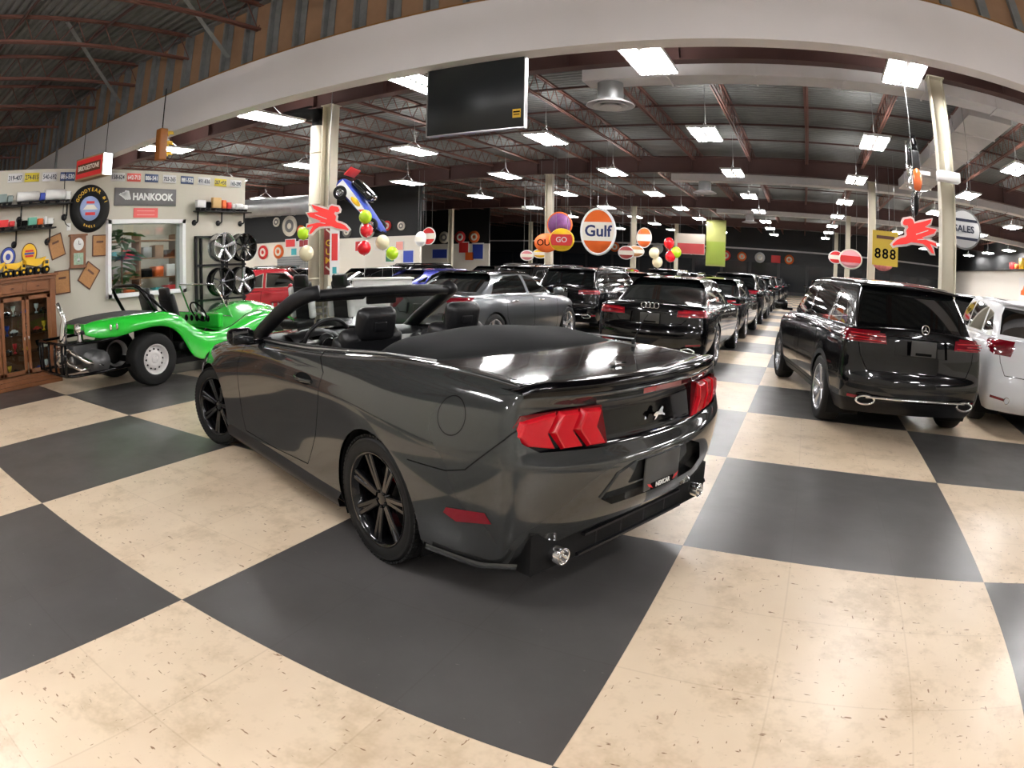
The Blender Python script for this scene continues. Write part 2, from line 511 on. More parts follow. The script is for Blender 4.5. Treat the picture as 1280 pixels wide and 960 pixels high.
M['glass_dark'] = pm('tinted glass', (.003, .004, .004), .05, coat=1.0)
M['glass_smoke'] = glassmat('smoked glass', (.30, .33, .33))
M['caliper_red'] = pm('red caliper', (.55, .01, .01), .35)
M['plate_grey'] = pm('grey plate insert', (.05, .05, .048), .3)
M['white'] = pm('white paint', (.75, .75, .73), .5)
M['red'] = pm('red paint', (.62, .03, .03), .45)
# ---------------------------------------------------------------- the grey convertible
def make_mustang():
    P = M['magnetic']; mats = [P, M['gap'], M['gloss_black'], M['black_plastic']]
    root = thing('convertible_car', 'dark grey two-door convertible with folded soft top and gloss black wheels, in the middle', 'car', (-2.386, 2.264, 0), 2.803)
    X = [-2.30, -2.16, -1.95, -1.72, -1.36, -1.05, -.75, -.2, .4, .9, 1.36, 1.75, 2.0, 2.2]
    lv = [
     dict(r=-2.20, rc=-2.10, f=2.28, fc=2.0, rz=.22, z=[(-2.3,.20),(-1.9,.19),(2.2,.18)], w=[(-2.3,.72),(-1.8,.85),(-1.3,.87),(1.3,.87),(1.8,.84),(2.2,.6)]),
     dict(r=-2.36, rc=-2.20, f=2.33, fc=2.08, rz=.36, z=[(-2.3,.27),(-2.0,.25),(-1.8,.23),(2.2,.24)], w=[(-2.3,.80),(-2.0,.87),(-1.8,.91),(-1.36,.93),(-.9,.925),(.9,.925),(1.36,.93),(1.8,.90),(2.2,.66)]),
     dict(r=-2.42, rc=-2.24, f=2.36, fc=2.10, rz=.45, z=[(-2.3,.42),(-1.8,.40),(2.2,.40)], w=[(-2.3,.845),(-2.0,.91),(-1.8,.94),(-1.36,.955),(-.95,.92),(-.4,.90),(.5,.90),(.95,.92),(1.36,.955),(1.8,.91),(2.2,.66)]),
     dict(r=-2.45, rc=-2.27, f=2.38, fc=2.10, rz=.56, z=[(-2.3,.55),(-1.8,.55),(0,.53),(2.2,.50)], w=[(-2.3,.86),(-2.0,.925),(-1.8,.95),(-1.36,.965),(-.95,.925),(-.4,.905),(.5,.905),(.95,.93),(1.36,.96),(1.8,.92),(2.2,.66)]),
     dict(r=-2.47, rc=-2.285, f=2.38, fc=2.10, rz=.665, z=[(-2.3,.70),(-1.8,.70),(0,.66),(2.2,.58)], w=[(-2.3,.875),(-2.0,.92),(-1.8,.945),(-1.36,.96),(-.95,.925),(-.4,.91),(.5,.91),(.95,.925),(1.36,.955),(1.8,.92),(2.2,.65)]),
     dict(r=-2.46, rc=-2.285, f=2.37, fc=2.08, rz=.715, z=[(-2.3,.755),(-1.8,.77),(-1.36,.79),(0,.76),(1.36,.70),(2.2,.62)], w=[(-2.3,.875),(-2.0,.915),(-1.8,.935),(-1.36,.955),(-.95,.93),(-.4,.915),(.5,.91),(1.36,.95),(1.8,.91),(2.2,.63)]),
     dict(r=-2.40, rc=-2.275, f=2.35, fc=2.05, rz=.77, z=[(-2.3,.82),(-1.8,.83),(-1.36,.86),(-.6,.83),(0,.82),(1.36,.75),(2.2,.66)], w=[(-2.3,.868),(-2.0,.90),(-1.8,.925),(-1.36,.945),(-.95,.935),(-.4,.92),(.5,.91),(1.36,.93),(1.8,.88),(2.2,.60)]),
     dict(r=-2.37, rc=-2.25, f=2.32, fc=2.02, rz=.96, z=[(-2.3,.985),(-1.8,.96),(-1.36,.965),(-.6,.93),(0,.91),(1.0,.86),(1.36,.83),(1.8,.77),(2.2,.69)], w=[(-2.3,.845),(-2.0,.875),(-1.8,.89),(-1.36,.905),(-.95,.90),(-.4,.90),(.5,.895),(1.36,.90),(1.8,.84),(2.2,.55)]),
     dict(r=-2.41, rc=-2.27, f=2.28, fc=1.98, rz=1.0, z=[(-2.3,1.025),(-1.9,1.04),(-1.36,1.04),(-.9,1.01),(-.4,.98),(0,.97),(.6,.955),(1.0,.92),(1.36,.89),(1.8,.81),(2.2,.71)], w=[(-2.3,.815),(-2.0,.825),(-1.8,.835),(-1.36,.85),(-.95,.85),(-.4,.865),(.5,.86),(1.36,.845),(1.8,.78),(2.2,.5)]),
     dict(r=-2.38, rc=-2.24, f=2.2, fc=1.95, rz=1.02, z=[(-2.3,1.05),(-1.9,1.075),(-1.36,1.075),(-.9,1.04),(-.4,1.01),(0,1.0),(.6,.985),(1.0,.95),(1.36,.91),(1.8,.83),(2.2,.73)], w=[(-2.3,.77),(-2.0,.765),(-1.8,.77),(-1.36,.79),(-.95,.80),(-.4,.82),(.5,.81),(1.36,.79),(1.8,.72),(2.2,.45)]),
    ]
    topz = [(-2.4,1.03),(-1.9,1.066),(-1.5,1.085),(-1.0,1.08),(0,1.06),(.7,1.02),(1.1,1.0),(1.6,.92),(2.0,.83),(2.3,.74)]
    bm = shell(X, lv, topz, F=(0,.3,.6,.82,.94), sub=2, L=.55, pr=2.4, crease=[(8,.55)], rcrease=[(5,.75),(6,.6),(7,.7),(8,.85)])
    R = .378
    sf = both_sides(.55)
    for ax in (-1.36, 1.36):
        fs = cut(bm, circle((ax, .345), R, 36), 'side', sf)
        fs += [f for f in bm.faces if abs(f.calc_center_median().x-ax) < .30 and f.calc_center_median().z < .3 and abs(f.calc_center_median().y) > .6]
        bmesh.ops.delete(bm, geom=list(set(fs)), context='FACES')
    # panel gaps on the sides: door, sill, bumper
    for pl in ([(-.60,1.05),(-.80,.93),(-.78,.80),(-.70,.55),(-.56,.33)], [(-.56,.33),(0,.30),(.55,.30),(.62,.42),(.66,.75),(.60,.97)],
               [(-1.70,.66),(-1.95,.67),(-2.06,.70),(-2.24,.86)], [(-2.24,.86),(-2.30,.93)]):
        polyline(bm, pl, 'side', .006, sf, 1)
    polyline(bm, [(-.86,.875),(-.3,.84),(.5,.80),(1.0,.76)], 'side', .004, sf, 0)
    # fuel flap (near side only)
    ff = side_only(1)
    ring = circle((-1.95,.905), .083, 24)
    inner = circle((-1.95,.905), .078, 24)
    for f in cut(bm, ring, 'side', ff): f.material_index = 1
    flap = cut(bm, inner, 'side', ff)
    for f in flap: f.material_index = 0
    split(bm, flap, 'fuel_flap', mats, root, label='round fuel flap')
    # door handles
    for s in (1, -1):
        fs = cut(bm, circle((-.56, .865), .034, 14, rx=.12), 'side', side_only(s))
        for f in fs: f.material_index = 1
    # rear: lamp band, plate recess, lower valance
    rf = lambda c, n: c.x < -2.05 and n.x < -.15
    band = [(-.10,.80),(.30,.80),(.47,.79),(.60,.80),(.74,.82),(.845,.86),(.868,.93),(.80,1.0),(.45,.995),(.1,.985)]
    band = [(-.83,.91),(-.80,.95),(-.70,.965),(-.4,.96),(0,.955),(.4,.96),(.70,.965),(.80,.95),(.83,.91),(.815,.845),(.74,.80),(.45,.775),(0,.765),(-.45,.775),(-.74,.80),(-.815,.845)]
    fs = cut(bm, band, 'rear', rf)
    for f in fs: f.material_index = 2
    tb = split(bm, fs, 'rear_panel', mats, root, label='gloss black panel between the tail lamps', off=-.012, rim=.02)
    for s in (1, -1):
        b = MB()
        # three leaning red bars, each in two facets
        seg = [[(.815,.955),(.66,.975),(.70,.90),(.66,.83),(.79,.855),(.835,.90)],
               [(.64,.975),(.55,.975),(.585,.90),(.52,.82),(.63,.825),(.68,.90)],
               [(.53,.975),(.43,.972),(.455,.90),(.385,.812),(.49,.818),(.56,.90)]]
        seg = [[(y_, .95-(.975-z_)*1.03) for y_, z_ in g] for g in seg]
        def xr(y, z): 
            y = abs(y); return -2.385+ (.125)*(y/.83)**2.4 - (z-.88)*0
        for q, sg in enumerate(seg):
            n_ = len(sg); vs = []
            cx = sum(p_[0] for p_ in sg)/n_; cz = sum(p_[1] for p_ in sg)/n_
            for (y, z) in sg: vs.append((xr(y, z)-.004, s*y, z))
            for (y, z) in sg:
                yy = cx+(y-cx)*.86; zz = cz+(z-cz)*.9; vs.append((xr(yy, zz)-.026, s*yy, zz))
            for (y, z) in sg: vs.append((xr(y, z)+.03, s*y, z))
            fcs = [tuple(range(n_, 2*n_))]+[(i, (i+1) % n_, n_+(i+1) % n_, n_+i) for i in range(n_)]+[(i, (i+1) % n_, 2*n_+(i+1) % n_, 2*n_+i) for i in range(n_)]
            b.add(vs, fcs, 0)
        tl = b.build('tail_lamp', M['lamp_glow'], root, label='red three-bar tail lamp')
        tl.modifiers.new('b', 'BEVEL').width = .004
        # dark red housing behind the bars
        b = MB(); hs = [(.84,.91),(.81,.953),(.42,.957),(.37,.782),(.60,.788),(.76,.812),(.835,.86)]
        n_ = len(hs); vs = [(xr(y, z)-.006, s*y, z) for y, z in hs]+[(xr(y, z)+.03, s*y, z) for y, z in hs]
        b.add(vs, [tuple(range(n_))]+[(i, (i+1) % n_, n_+(i+1) % n_, n_+i) for i in range(n_)])
        b.build('lamp_housing', M['lamp_dark'], tl)
    # plate recess
    rec = [(-.36,.505),(-.44,.55),(-.36,.655),(-.25,.69),(.25,.69),(.36,.655),(.44,.55),(.36,.505)]
    fs = cut(bm, rec, 'rear', rf)
    split(bm, fs, 'plate_recess', mats, root, off=-.035, rim=-.045, label='plate recess')
    b = MB(); b.rbox((-2.445, 0, .595), (.012, .31, .165), .008)
    pl = b.build('licence_plate', M['plate_grey'], root, label='grey dealer plate insert with a dark name strip')
    b = MB(); b.box((-2.453, 0, .53), (.004, .20, .03)); b.build('plate_strip', M['gap'], pl)
    vs, f_ = textmesh('NEXCAR', .032, .001, .001)
    b = MB(); b.add([(-2.457-z, -x, .531+y) for x, y, z in vs], f_); b.build('lettering', M['white'], pl)
    for s in (1, -1):
        b = MB(); b.prism([(0,0),(.035,.012),(.05,.03),(.02,.02)], (-2.4565, s*-.09 if s > 0 else .09, .522), (0, -s, 0), (0, 0, 1), (-1, 0, 0), .002); b.build('wing_mark', M['red'], pl)
    # lower valance, black, with exhausts
    val = [(-.68,.10),(-.67,.27),(-.62,.34),(-.50,.375),(-.36,.40),(.36,.40),(.50,.375),(.62,.34),(.67,.27),(.68,.10)]
    fs = cut(bm, val, 'rear', rf)
    split(bm, fs, 'diffuser', mats, root, off=-.03, mi=3, label='black diffuser')
    b = MB()
    for y in (-.3, -.1, .1, .3): b.box((-2.25, y, .29), (.10, .012, .09))
    b.box((-2.30, 0, .34), (.05, .84, .012)); b.box((-2.27, 0, .245), (.1, .9, .012))
    b.build('diffuser_fin', M['black_plastic'], root)
    for s in (1, -1):
        b = MB(); b.lathe([(.038,.16),(.041,.005),(.038,0),(.034,.005),(.032,.15)], axis='x', n=24, caps=False, c=(-2.36, s*.60, .30))
        b.build('exhaust_tip', M['chrome'], root, label='round chrome exhaust tip')
        b = MB(); b.cyl((-2.29, s*.60, .30), (-2.27, s*.60, .30), .038, 16); b.build('exhaust_bore', M['matte_black'], root)
        # side marker reflectors in the bumper corner
        fs = cut(bm, [(-2.19,.485),(-2.16,.53),(-1.95,.50),(-1.93,.47),(-2.0,.445)], 'side', side_only(s))
        split(bm, fs, 'side_marker', mats+[M['lamp_red']], root, off=.003, mi=4, label='red side marker')
        # lower skirt lip
        b = MB(); P_ = []
        for t in range(9):
            x = -1.78-.062*t; w = interp(lv[1]['w'], x)+.004; z = .235 if t < 5 else .235+(t-5)*.016
            P_.append([(x, s*(w-.004), z+.02), (x-.002, s*(w+.006), z-.002), (x, s*(w-.03), z-.012)])
        b.grid(P_); b.build('skirt_lip', P, root)
        # sill
        b = MB(); P_ = []
        for t in range(13):
            x = -.985+t*.16; P_.append([(x, s*.915, .275), (x, s*.945, .235), (x, s*.935, .19), (x, s*.86, .175)])
        b.grid(P_); b.build('sill', M['black_plastic'], root)
    # boot lid lines and spoiler lip, brake lamp
    tf = lambda c, n: n.z > .3 and c.z > .9
    polyline(bm, [(-1.52,-.73),(-1.8,-.70),(-2.12,-.70),(-2.30,-.74)], 'top', .006, tf, 1)
    polyline(bm, [(-1.52,.73),(-1.8,.70),(-2.12,.70),(-2.30,.74)], 'top', .006, tf, 1)
    b = MB(); P_ = []
    for i in range(33):
        y = -.80+1.6*i/32; f = abs(y)/.80; x0 = -2.40+.13*f**2.4; e = max(0, 1-((f-.9)/.1 if f > .9 else 0)); zt = 1.028+.004*f
        P_.append([(x0+.20, y, zt+.008), (x0+.10, y, zt+.010+.014*e), (x0+.01, y, zt+.012+.032*e), (x0-.012*e, y, zt+.004+.030*e), (x0-.006, y, zt-.012), (x0+.02, y, zt-.03)])
    b.grid(P_); b.build('spoiler_lip', M['gloss_black'], root, label='gloss black lip spoiler')
    b = MB(); P_ = [[(-2.418+.125*(abs(y)/.83)**2.4, y, z) for z in (.980, 1.004)] for y in [-.17+.034*i for i in range(11)]]
    b.grid(P_); b.build('brake_lamp', M['lamp_red'], root, label='slim red high brake lamp')
    # running horse style badges: little raised chrome mark (left generic)
    b = MB()
    horse = [(-.055,.0),(-.03,.012),(-.012,.010),(.005,.024),(.022,.034),(.034,.024),(.026,.014),(.03,.0),(.052,-.010),(.05,-.018),(.026,-.010),(.006,-.008),(-.012,-.006),(-.03,-.022),(-.046,-.028),(-.034,-.012),(-.05,-.006)]
    b.prism(horse, (-2.395, 0, .862), (0, -.95, 0), (0, 0, .95), (-1, 0, 0), .010)
    b.build('badge', M['chrome'], root, label='small chrome badge')
    b = MB(); b.prism(horse, (-2.13, 0, 1.062), (0, -1.1, 0), (1.1, 0, 0), (0, 0, 1), .010)
    b.build('badge', M['chrome'], root, label='small chrome badge')
    # antenna on the rear deck
    b = MB(); b.cyl((-1.80, -.62, 1.08), (-1.80, -.62, 1.11), .012); b.tube([(-1.80, -.62, 1.10), (-1.86, -.62, 1.22), (-1.90,-.62,1.27)], .003, 6)
    b.build('antenna', M['black_plastic'], root)
    # cockpit opening
    op = [(.62,.64),(.45,.70),(0,.735),(-.6,.725),(-1.05,.69),(-1.28,.62),(-1.40,.45),(-1.43,0)]
    op = op+[(x, -y) for (x, y) in op[-2::-1]]
    fs = cut(bm, op, 'top', tf)
    bmesh.ops.delete(bm, geom=fs, context='FACES')
    # hood, doors lifted out as parts
    hd = [(.80,-.70),(.80,.70),(1.9,.60),(2.1,.3),(2.1,-.3),(1.9,-.60)]
    fs = cut(bm, hd, 'top', lambda c, n: n.z > .6 and c.x > .7)
    split(bm, fs, 'hood', mats, root)
    lid = [(-1.53,-.70),(-1.53,.70),(-2.12,.68),(-2.34,.72),(-2.6,.72),(-2.6,-.72),(-2.34,-.72),(-2.12,-.68)]
    fs = cut(bm, lid, 'top', lambda c, n: n.z > .35 and c.z > 1.0)
    split(bm, fs, 'boot_lid', mats, root)
    for s in (1, -1):
        dp = [(-.60,1.06),(-.80,.93),(-.78,.80),(-.70,.55),(-.56,.33),(0,.30),(.55,.30),(.62,.42),(.66,.75),(.60,1.0)]
        fs = cut(bm, dp, 'side', lambda c, n: c.y*s > .6 and abs(n.y) > .3)
        d = split(bm, fs, 'door', mats, root)
        b = MB(); P_ = []
        for t in range(9):
            x = -.68+.24*t/8; P_.append([(x, s*(.925+.022*math.sin(PI*t/8)), .872), (x, s*(.932+.022*math.sin(PI*t/8)), .862), (x, s*(.925+.02*math.sin(PI*t/8)), .850)])
        b.grid(P_); b.build('door_handle', P, d)
    emit_bm(bm, 'body', mats, root)
    wells(root, (-1.36, 1.36), .40, .90, .55, M['matte_black'])
    b = MB(); b.box((0, 0, .24), (4.2, 1.1, .14)); b.box((0, 0, .25), (1.9, 1.7, .12)); b.box((-2.0, 0, .33), (.6, 1.5, .2)); b.box((2.0, 0, .33), (.5, 1.0, .2)); b.build('underbody', M['matte_black'], root)
    # wheels
    for ax in (-1.36, 1.36):
        for s in (1, -1):
            wheel(root, (ax, s*.80, .345), .345, .25, .252, 'seven', M['rubber'], M['rim_black'], s, steer=(.30 if ax > 0 else 0), caliper=M['caliper_red'], rot0=.35)
    # cockpit tub
    b = MB()
    pts = [(x*.995, y*.99) for (x, y) in op]; n_ = len(pts)
    z0 = lambda x: interp([(-1.5,1.07),(-.9,1.04),(0,1.0),(.6,.985)], x)
    ring0 = [(x, y, z0(x)+.002) for x, y in pts]; ring1 = [(x*.98, y*.96, .60) for x, y in pts]
    b.add(ring0+ring1, [(i, n_+i, n_+(i+1) % n_, (i+1) % n_) for i in range(n_)]); b.add(ring1, [tuple(range(n_))])
    b.build('cabin_tub', M['leather'], root)
    # inner belt rail with bright edge
    for s in (1, -1):
        b = MB(); b.tube([(x, s*y, z0(x)+.008) for x, y in [(.55,.735),(.3,.75),(0,.76),(-.4,.765),(-.8,.755),(-1.1,.735),(-1.4,.72)]], .012, 8)
        b.build('belt_trim', M['black_plastic'], root)
        b = MB(); b.tube([(x, s*y, z+.003) for x, y, z in [(.5,.80,1.0),(0,.815,1.01),(-.4,.815,1.022),(-.9,.80,1.052),(-1.3,.79,1.082),(-1.7,.775,1.09)]], .005, 6)
        b.build('chrome_strip', M['brushed'], root)
        # door inner panel
        b = MB(); b.rbox((-.05, s*.70, .84), (1.25, .07, .26), .03); dp_ = b.build('door_panel', M['leather'], root)
        b = MB(); b.rbox((.1, s*.655, .86), (.8, .03, .07), .012); b.build('door_insert', M['dash_light'], dp_, label='light grey door insert')
    # folded top under a black boot
    P_ = []
    for i in range(25):
        u = -1+2*i/24; y = .755*u; row = []
        for (x, z) in [(-1.64,1.07),(-1.60,1.098),(-1.48,1.125),(-1.28,1.145),(-1.12,1.155),(-1.04,1.14),(-1.02,1.05)]:
            zz = 1.06+(z-1.06)*(1-abs(u)**9)+.010*math.cos(u*PI*1.5)*(1 if z > 1.1 else 0); row.append((x+.05*abs(u)**2*(1 if x < -1.4 else -2.4), y, zz))
        P_.append(row)
    b = MB(); b.grid(P_); b.build('folded_soft_top', M['softtop'], root, sub=1, label='folded black cloth top')
    # seats
    def seat(x, y, k=1.0, rear=False):
        b = MB(); b.rbox((x, y, .66), (.50, .48, .16), .06, n=4); st = b.build('seat', M['leather'], root)
        Rr = Matrix.Rotation(-.32, 3, 'Y'); 
        b = MB(); b.rbox((x-.33, y, .85 if not rear else .84), (.15, .46*k, .56 if not rear else .44), .06, R=Rr, n=4)
        for s in (1, -1): b.rbox((x-.29, y+s*.20, .84), (.14, .09, .46), .04, R=Rr, n=3)
        b.build('backrest', M['leather'], st)
        if not rear:
            b = MB(); b.rbox((x-.46, y, 1.15), (.12, .29, .225), .06, R=Matrix.Rotation(-.2, 3, 'Y'), n=4)
            hr = b.build('headrest', M['leather'], st)
            b = MB(); b.rbox((x-.522, y, 1.135), (.012, .09, .06), .01, R=Matrix.Rotation(-.2, 3, 'Y')); b.build('headrest_button', M['black_plastic'], hr)
            b = MB()
            for s in (1, -1): b.cyl((x-.42, y+s*.055, .98), (x-.44, y+s*.055, 1.08), .007, 8)
            b.build('headrest_post', M['chrome'], st)
    seat(-.05, .36); seat(-.05, -.36); seat(-.78, .32, .8, True); seat(-.78, -.32, .8, True)
    # dash
    P_ = []
    for i in range(13):
        y = -.70+1.4*i/12; k = 1-(abs(y)/.74)**6
        P_.append([(.30, y, .80), (.33, y, .90), (.38, y, .955*1.0), (.50, y, .985+.02*k), (.72, y, .985+.02*k), (.86, y, .97)])
    b = MB(); b.grid(P_); da = b.build('dashboard', M['black_plastic'], root)
    b = MB(); b.rbox((.335, -.08, .90), (.03, 1.15, .10), .012, R=Matrix.Rotation(.25, 3, 'Y')); b.build('dash_trim', M['dash_light'], da, label='light grey dash trim')
    for (y, z) in ((.10,.93), (-.04,.93), (-.55,.91), (.62,.91)):
        b = MB(); b.lathe([(.048, -.01), (.048, .012), (.040, .016), (.036, .004), (0, .004)], axis='x', n=20, c=(.315, y, z)); b.build('air_vent', M['black_plastic'], da)
    b = MB()
    for y in (.30, .45): b.lathe([(.06, 0), (.06, -.03), (.052, -.034), (.05, -.005), (0, -.005)], axis='x', n=24, c=(.34, y, .93))
    b.build('gauge', M['chrome'], da)
    b = MB(); P_ = []
    for i in range(9):
        y = .37+.20*(-1+2*i/8); k = 1-(abs(y-.37)/.2)**2
        P_.append([(.28, y, .955+.05*k), (.40, y, 1.0+.045*k), (.55, y, .99)])
    b.grid(P_); b.build('gauge_hood', M['black_plastic'], da, solid=.01)
    # steering wheel
    sw = MB(); c0 = Vector((.17, .37, .975)); RW = Matrix.Rotation(-.42, 3, 'Y')
    sw.tube([c0+RW @ Vector((0, .182*math.cos(2*PI*i/32), .182*math.sin(2*PI*i/32))) for i in range(32)], .015, 8, closed=True)
    swo = sw.build('steering_wheel', M['leather'], root)
    sw = MB(); sw.lathe([(0, -.03), (.055, -.025), (.065, 0), (.055, .03)], axis='x', n=20); 
    for v in range(len(sw.v)): sw.v[v] = tuple(c0+RW @ Vector(sw.v[v]))
    sw.build('wheel_hub', M['black_plastic'], swo)
    sw = MB()
    for a in (0, PI, -PI/2):
        p = c0+RW @ Vector((0, .06*math.cos(a), .06*math.sin(a))); q = c0+RW @ Vector((0, .175*math.cos(a), .175*math.sin(a)))
        sw.cyl(p, q, .016, 8)
    sw.build('wheel_spoke', M['brushed'], swo)
    sw = MB(); sw.tube([c0+RW @ Vector((-.03, .045*math.cos(2*PI*i/20), .045*math.sin(2*PI*i/20))) for i in range(20)], .004, 6, closed=True); sw.build('hub_ring', M['chrome'], swo)
    b = MB(); b.rbox((-.05, 0, .72), (.9, .2, .22), .04); b.cyl((.12, 0, .83), (.10, 0, .90), .012, 8); b.ell((.10, 0, .92), (.03, .025, .03)); b.build('centre_console', M['leather'], root)
    # windscreen frame
    hx, hz, hw = -.10, 1.335, .60
    bx, bz, bw = .68, .985, .735
    for s in (1, -1):
        pts = [(bx+.05, s*(bw+.012), bz-.05), (.50, s*.725, 1.075), (.28, s*.705, 1.19), (.08, s*.672, 1.285), (-.04, s*.635, 1.33), (-.10, s*.56, 1.352)]
        b = MB(); b.tube(pts, [.062, .058, .056, .056, .056, .05], 12); b.build('a_pillar', M['black_plastic'], root)
    P_ = []
    for i in range(17):
        y = -.60+1.2*i/16; f = abs(y)/.6; x = -.075-.0*f+.0; xo = -.12+.08*f*f; z = 1.358-.020*f**2
        P_.append([(xo+.15, y, z-.012), (xo+.08, y, z+.018), (xo-.01, y, z+.024), (xo-.06, y, z+.004), (xo-.065, y, z-.034), (xo-.01, y, z-.052), (xo+.10, y, z-.040), (xo+.15, y, z-.012)])
    b = MB(); b.grid(P_); b.build('windscreen_header', M['black_plastic'], root)
    P_ = []
    for i in range(17):
        u = -1+2*i/16; f = abs(u)
        row = []
        for t in range(7):
            q = t/6; w = (bw-.03)*(1-q)+(hw+.01)*q; x = (bx+.14-.14*f*f)*(1-q)+(-.02+.07*(1-f*f)*0)*q; z = (bz+.02)*(1-q)+1.338*q+.03*math.sin(PI*q)
            row.append((x, u*w, z))
        P_.append(row)
    b = MB(); b.grid(P_); b.build('windscreen', M['glass'], root, label='clear windscreen')
    b = MB(); b.rbox((.02, -.02, 1.275), (.03, .26, .075), .012); b.cyl((.04, -.02, 1.30), (.06, -.02, 1.34), .01); b.build('rear_view_mirror', M['black_plastic'], root)
    b = MB()
    for s in (1, -1): b.rbox((-.02, s*.33, 1.31), (.12, .40, .018), .008, R=Matrix.Rotation(.5, 3, 'Y'))
    b.build('sun_visor', M['black_plastic'], root)
    for s in (1, -1):
        b = MB(); b.rbox((.36, s*.985, 1.045), (.12, .20, .12), .05, n=4); b.rbox((.37, s*.88, .995), (.08, .16, .035), .015)
        mi_ = b.build('side_mirror', M['gloss_black'], root)
        b = MB(); b.rbox((.298, s*.985, 1.045), (.008, .16, .085), .003); b.build('mirror_glass', M['glass_dark'], mi_)
    return root
# ---------------------------------------------------------------- the building
T = 1.909
def floor_material():
    m = bpy.data.materials.new('checkered vinyl floor'); n, l, b = nodes(m)
    tc = n.new('ShaderNodeTexCoord'); mp = n.new('ShaderNodeMapping')
    mp.inputs['Location'].default_value = (101, 100, .5); mp.inputs['Scale'].default_value = (1/T, 1/T, 1)
    l.new(tc.outputs['Object'], mp.inputs['Vector'])
    ck = n.new('ShaderNodeTexChecker'); ck.inputs['Scale'].default_value = 1.0
    l.new(mp.outputs[0], ck.inputs['Vector'])
    def noise(scale, det=3, sc=(1, 1, 1), rough=.6):
        q = n.new('ShaderNodeMapping'); q.inputs['Scale'].default_value = sc; l.new(tc.outputs['Object'], q.inputs['Vector'])
        z = n.new('ShaderNodeTexNoise'); z.inputs['Scale'].default_value = scale; z.inputs['Detail'].default_value = det; z.inputs['Roughness'].default_value = rough
        l.new(q.outputs[0], z.inputs['Vector']); return z.outputs['Fac']
    def ramp(src, a, b_, ca, cb):
        r = n.new('ShaderNodeValToRGB'); r.color_ramp.elements[0].position = a; r.color_ramp.elements[1].position = b_
        r.color_ramp.elements[0].color = ca+(1,); r.color_ramp.elements[1].color = cb+(1,); l.new(src, r.inputs[0]); return r.outputs[0]
    def mul(a, b_, f=1.0, mode='MULTIPLY'):
        x = n.new('ShaderNodeMix'); x.data_type = 'RGBA'; x.blend_type = mode
        if isinstance(f, float): x.inputs[0].default_value = f
        else: l.new(f, x.inputs[0])
        l.new(a, x.inputs[6]); l.new(b_, x.inputs[7]); return x.outputs[2]
    light = ramp(noise(1.3, 4), .3, .7, (.66, .52, .37), (.76, .62, .455))
    # dark flecks in the vinyl: short streaks lying both ways, and worn patches
    w = (1.0, 1.0, 1.0)
    f1 = ramp(noise(13, 2, (1, 3.2, 1)), .275, .33, (.36, .25, .18), w)
    f2 = ramp(noise(15, 2, (3.4, 1, 1)), .272, .32, (.38, .26, .19), w)
    f3 = ramp(noise(2.2, 5, (1, 1, 1), .75), .36, .50, (.80, .77, .72), w)
    light = mul(mul(mul(light, f1), f2), f3)
    dark = ramp(noise(2.0, 5), .3, .75, (.062, .058, .055), (.088, .083, .080))
    d1 = ramp(noise(22, 2, (1, 2.5, 1)), .73, .78, (0, 0, 0), (.12, .11, .10))
    dark = mul(dark, d1, 1.0, 'ADD')
    base = n.new('ShaderNodeMix'); base.data_type = 'RGBA'
    l.new(ck.outputs['Fac'], base.inputs[0]); l.new(light, base.inputs[7]); l.new(dark, base.inputs[6])
    # faint seams of the single tiles, a third of a square apart
    bt = n.new('ShaderNodeTexBrick'); bt.offset = 0; bt.inputs['Scale'].default_value = 1.0
    bt.inputs['Mortar Size'].default_value = .003; bt.inputs['Mortar Smooth'].default_value = .6; bt.inputs['Brick Width'].default_value = 1/3; bt.inputs['Row Height'].default_value = 1/3
    bt.inputs['Color1'].default_value = (1, 1, 1, 1); bt.inputs['Color2'].default_value = (.965, .96, .955, 1); bt.inputs['Mortar'].default_value = (.88, .86, .84, 1)
    l.new(mp.outputs[0], bt.inputs['Vector'])
    fin = mul(base.outputs[2], bt.outputs['Color'])
    l.new(fin, b.inputs['Base Color'])
    rr = n.new('ShaderNodeMapRange'); rr.inputs[3].default_value = .22; rr.inputs[4].default_value = .42
    l.new(noise(3.0, 4), rr.inputs[0]); l.new(rr.outputs[0], b.inputs['Roughness'])
    b.inputs['Specular IOR Level'].default_value = .5
    return m
def corr(name, col, rough=.5, metal=0.0):
    return pm(name, col, rough, metal, noise=.25, nscale=3)
E5 = {}
E5['deck'] = corr('dusty grey roof deck', (.135, .138, .135), .55, 0)
E5['joist'] = pm('dark red primer', (.15, .060, .045), .6, noise=.2, nscale=4)
E5['girder'] = pm('dark oxide red steel', (.075, .034, .030), .6, noise=.2, nscale=2)
E5['wall'] = pm('warm grey wall paint', (.52, .49, .41), .7, noise=.03, nscale=2)
E5['black'] = pm('black wall paint', (.004, .0045, .005), .6)
E5['soffit'] = pm('off white soffit', (.86, .83, .84), .6, noise=.04, nscale=1.5)
E5['galv'] = pm('galvanised steel', (.30, .31, .31), .40, .6, noise=.2, nscale=5)
E5['duct'] = pm('duct sheet metal', (.60, .58, .59), .5, .0, noise=.1, nscale=4)
E5['board'] = pm('brown sheathing board', (.34, .20, .115), .8, noise=.2, nscale=4)
E5['stud'] = pm('steel stud', (.20, .205, .205), .5, .1, noise=.3, nscale=8)
E5['column'] = pm('cream column paint', (.52, .48, .38), .55)
E5['em'] = pm('fluorescent tubes', (1.0, .98, .97), .5, emit=30.0)
E5['em2'] = pm('bare fill tubes', (1.0, .98, .985), .5, emit=98.0)
E5['up'] = pm('uplight fill glow', (1.0, .97, .93), .5, emit=14.0)
E5['fix'] = pm('white fixture housing', (.75, .75, .74), .35)
E5['refl'] = pm('bright reflector', (.85, .85, .85), .15, .8)
E5['orange'] = pm('edge timber', (.30, .14, .035), .7)
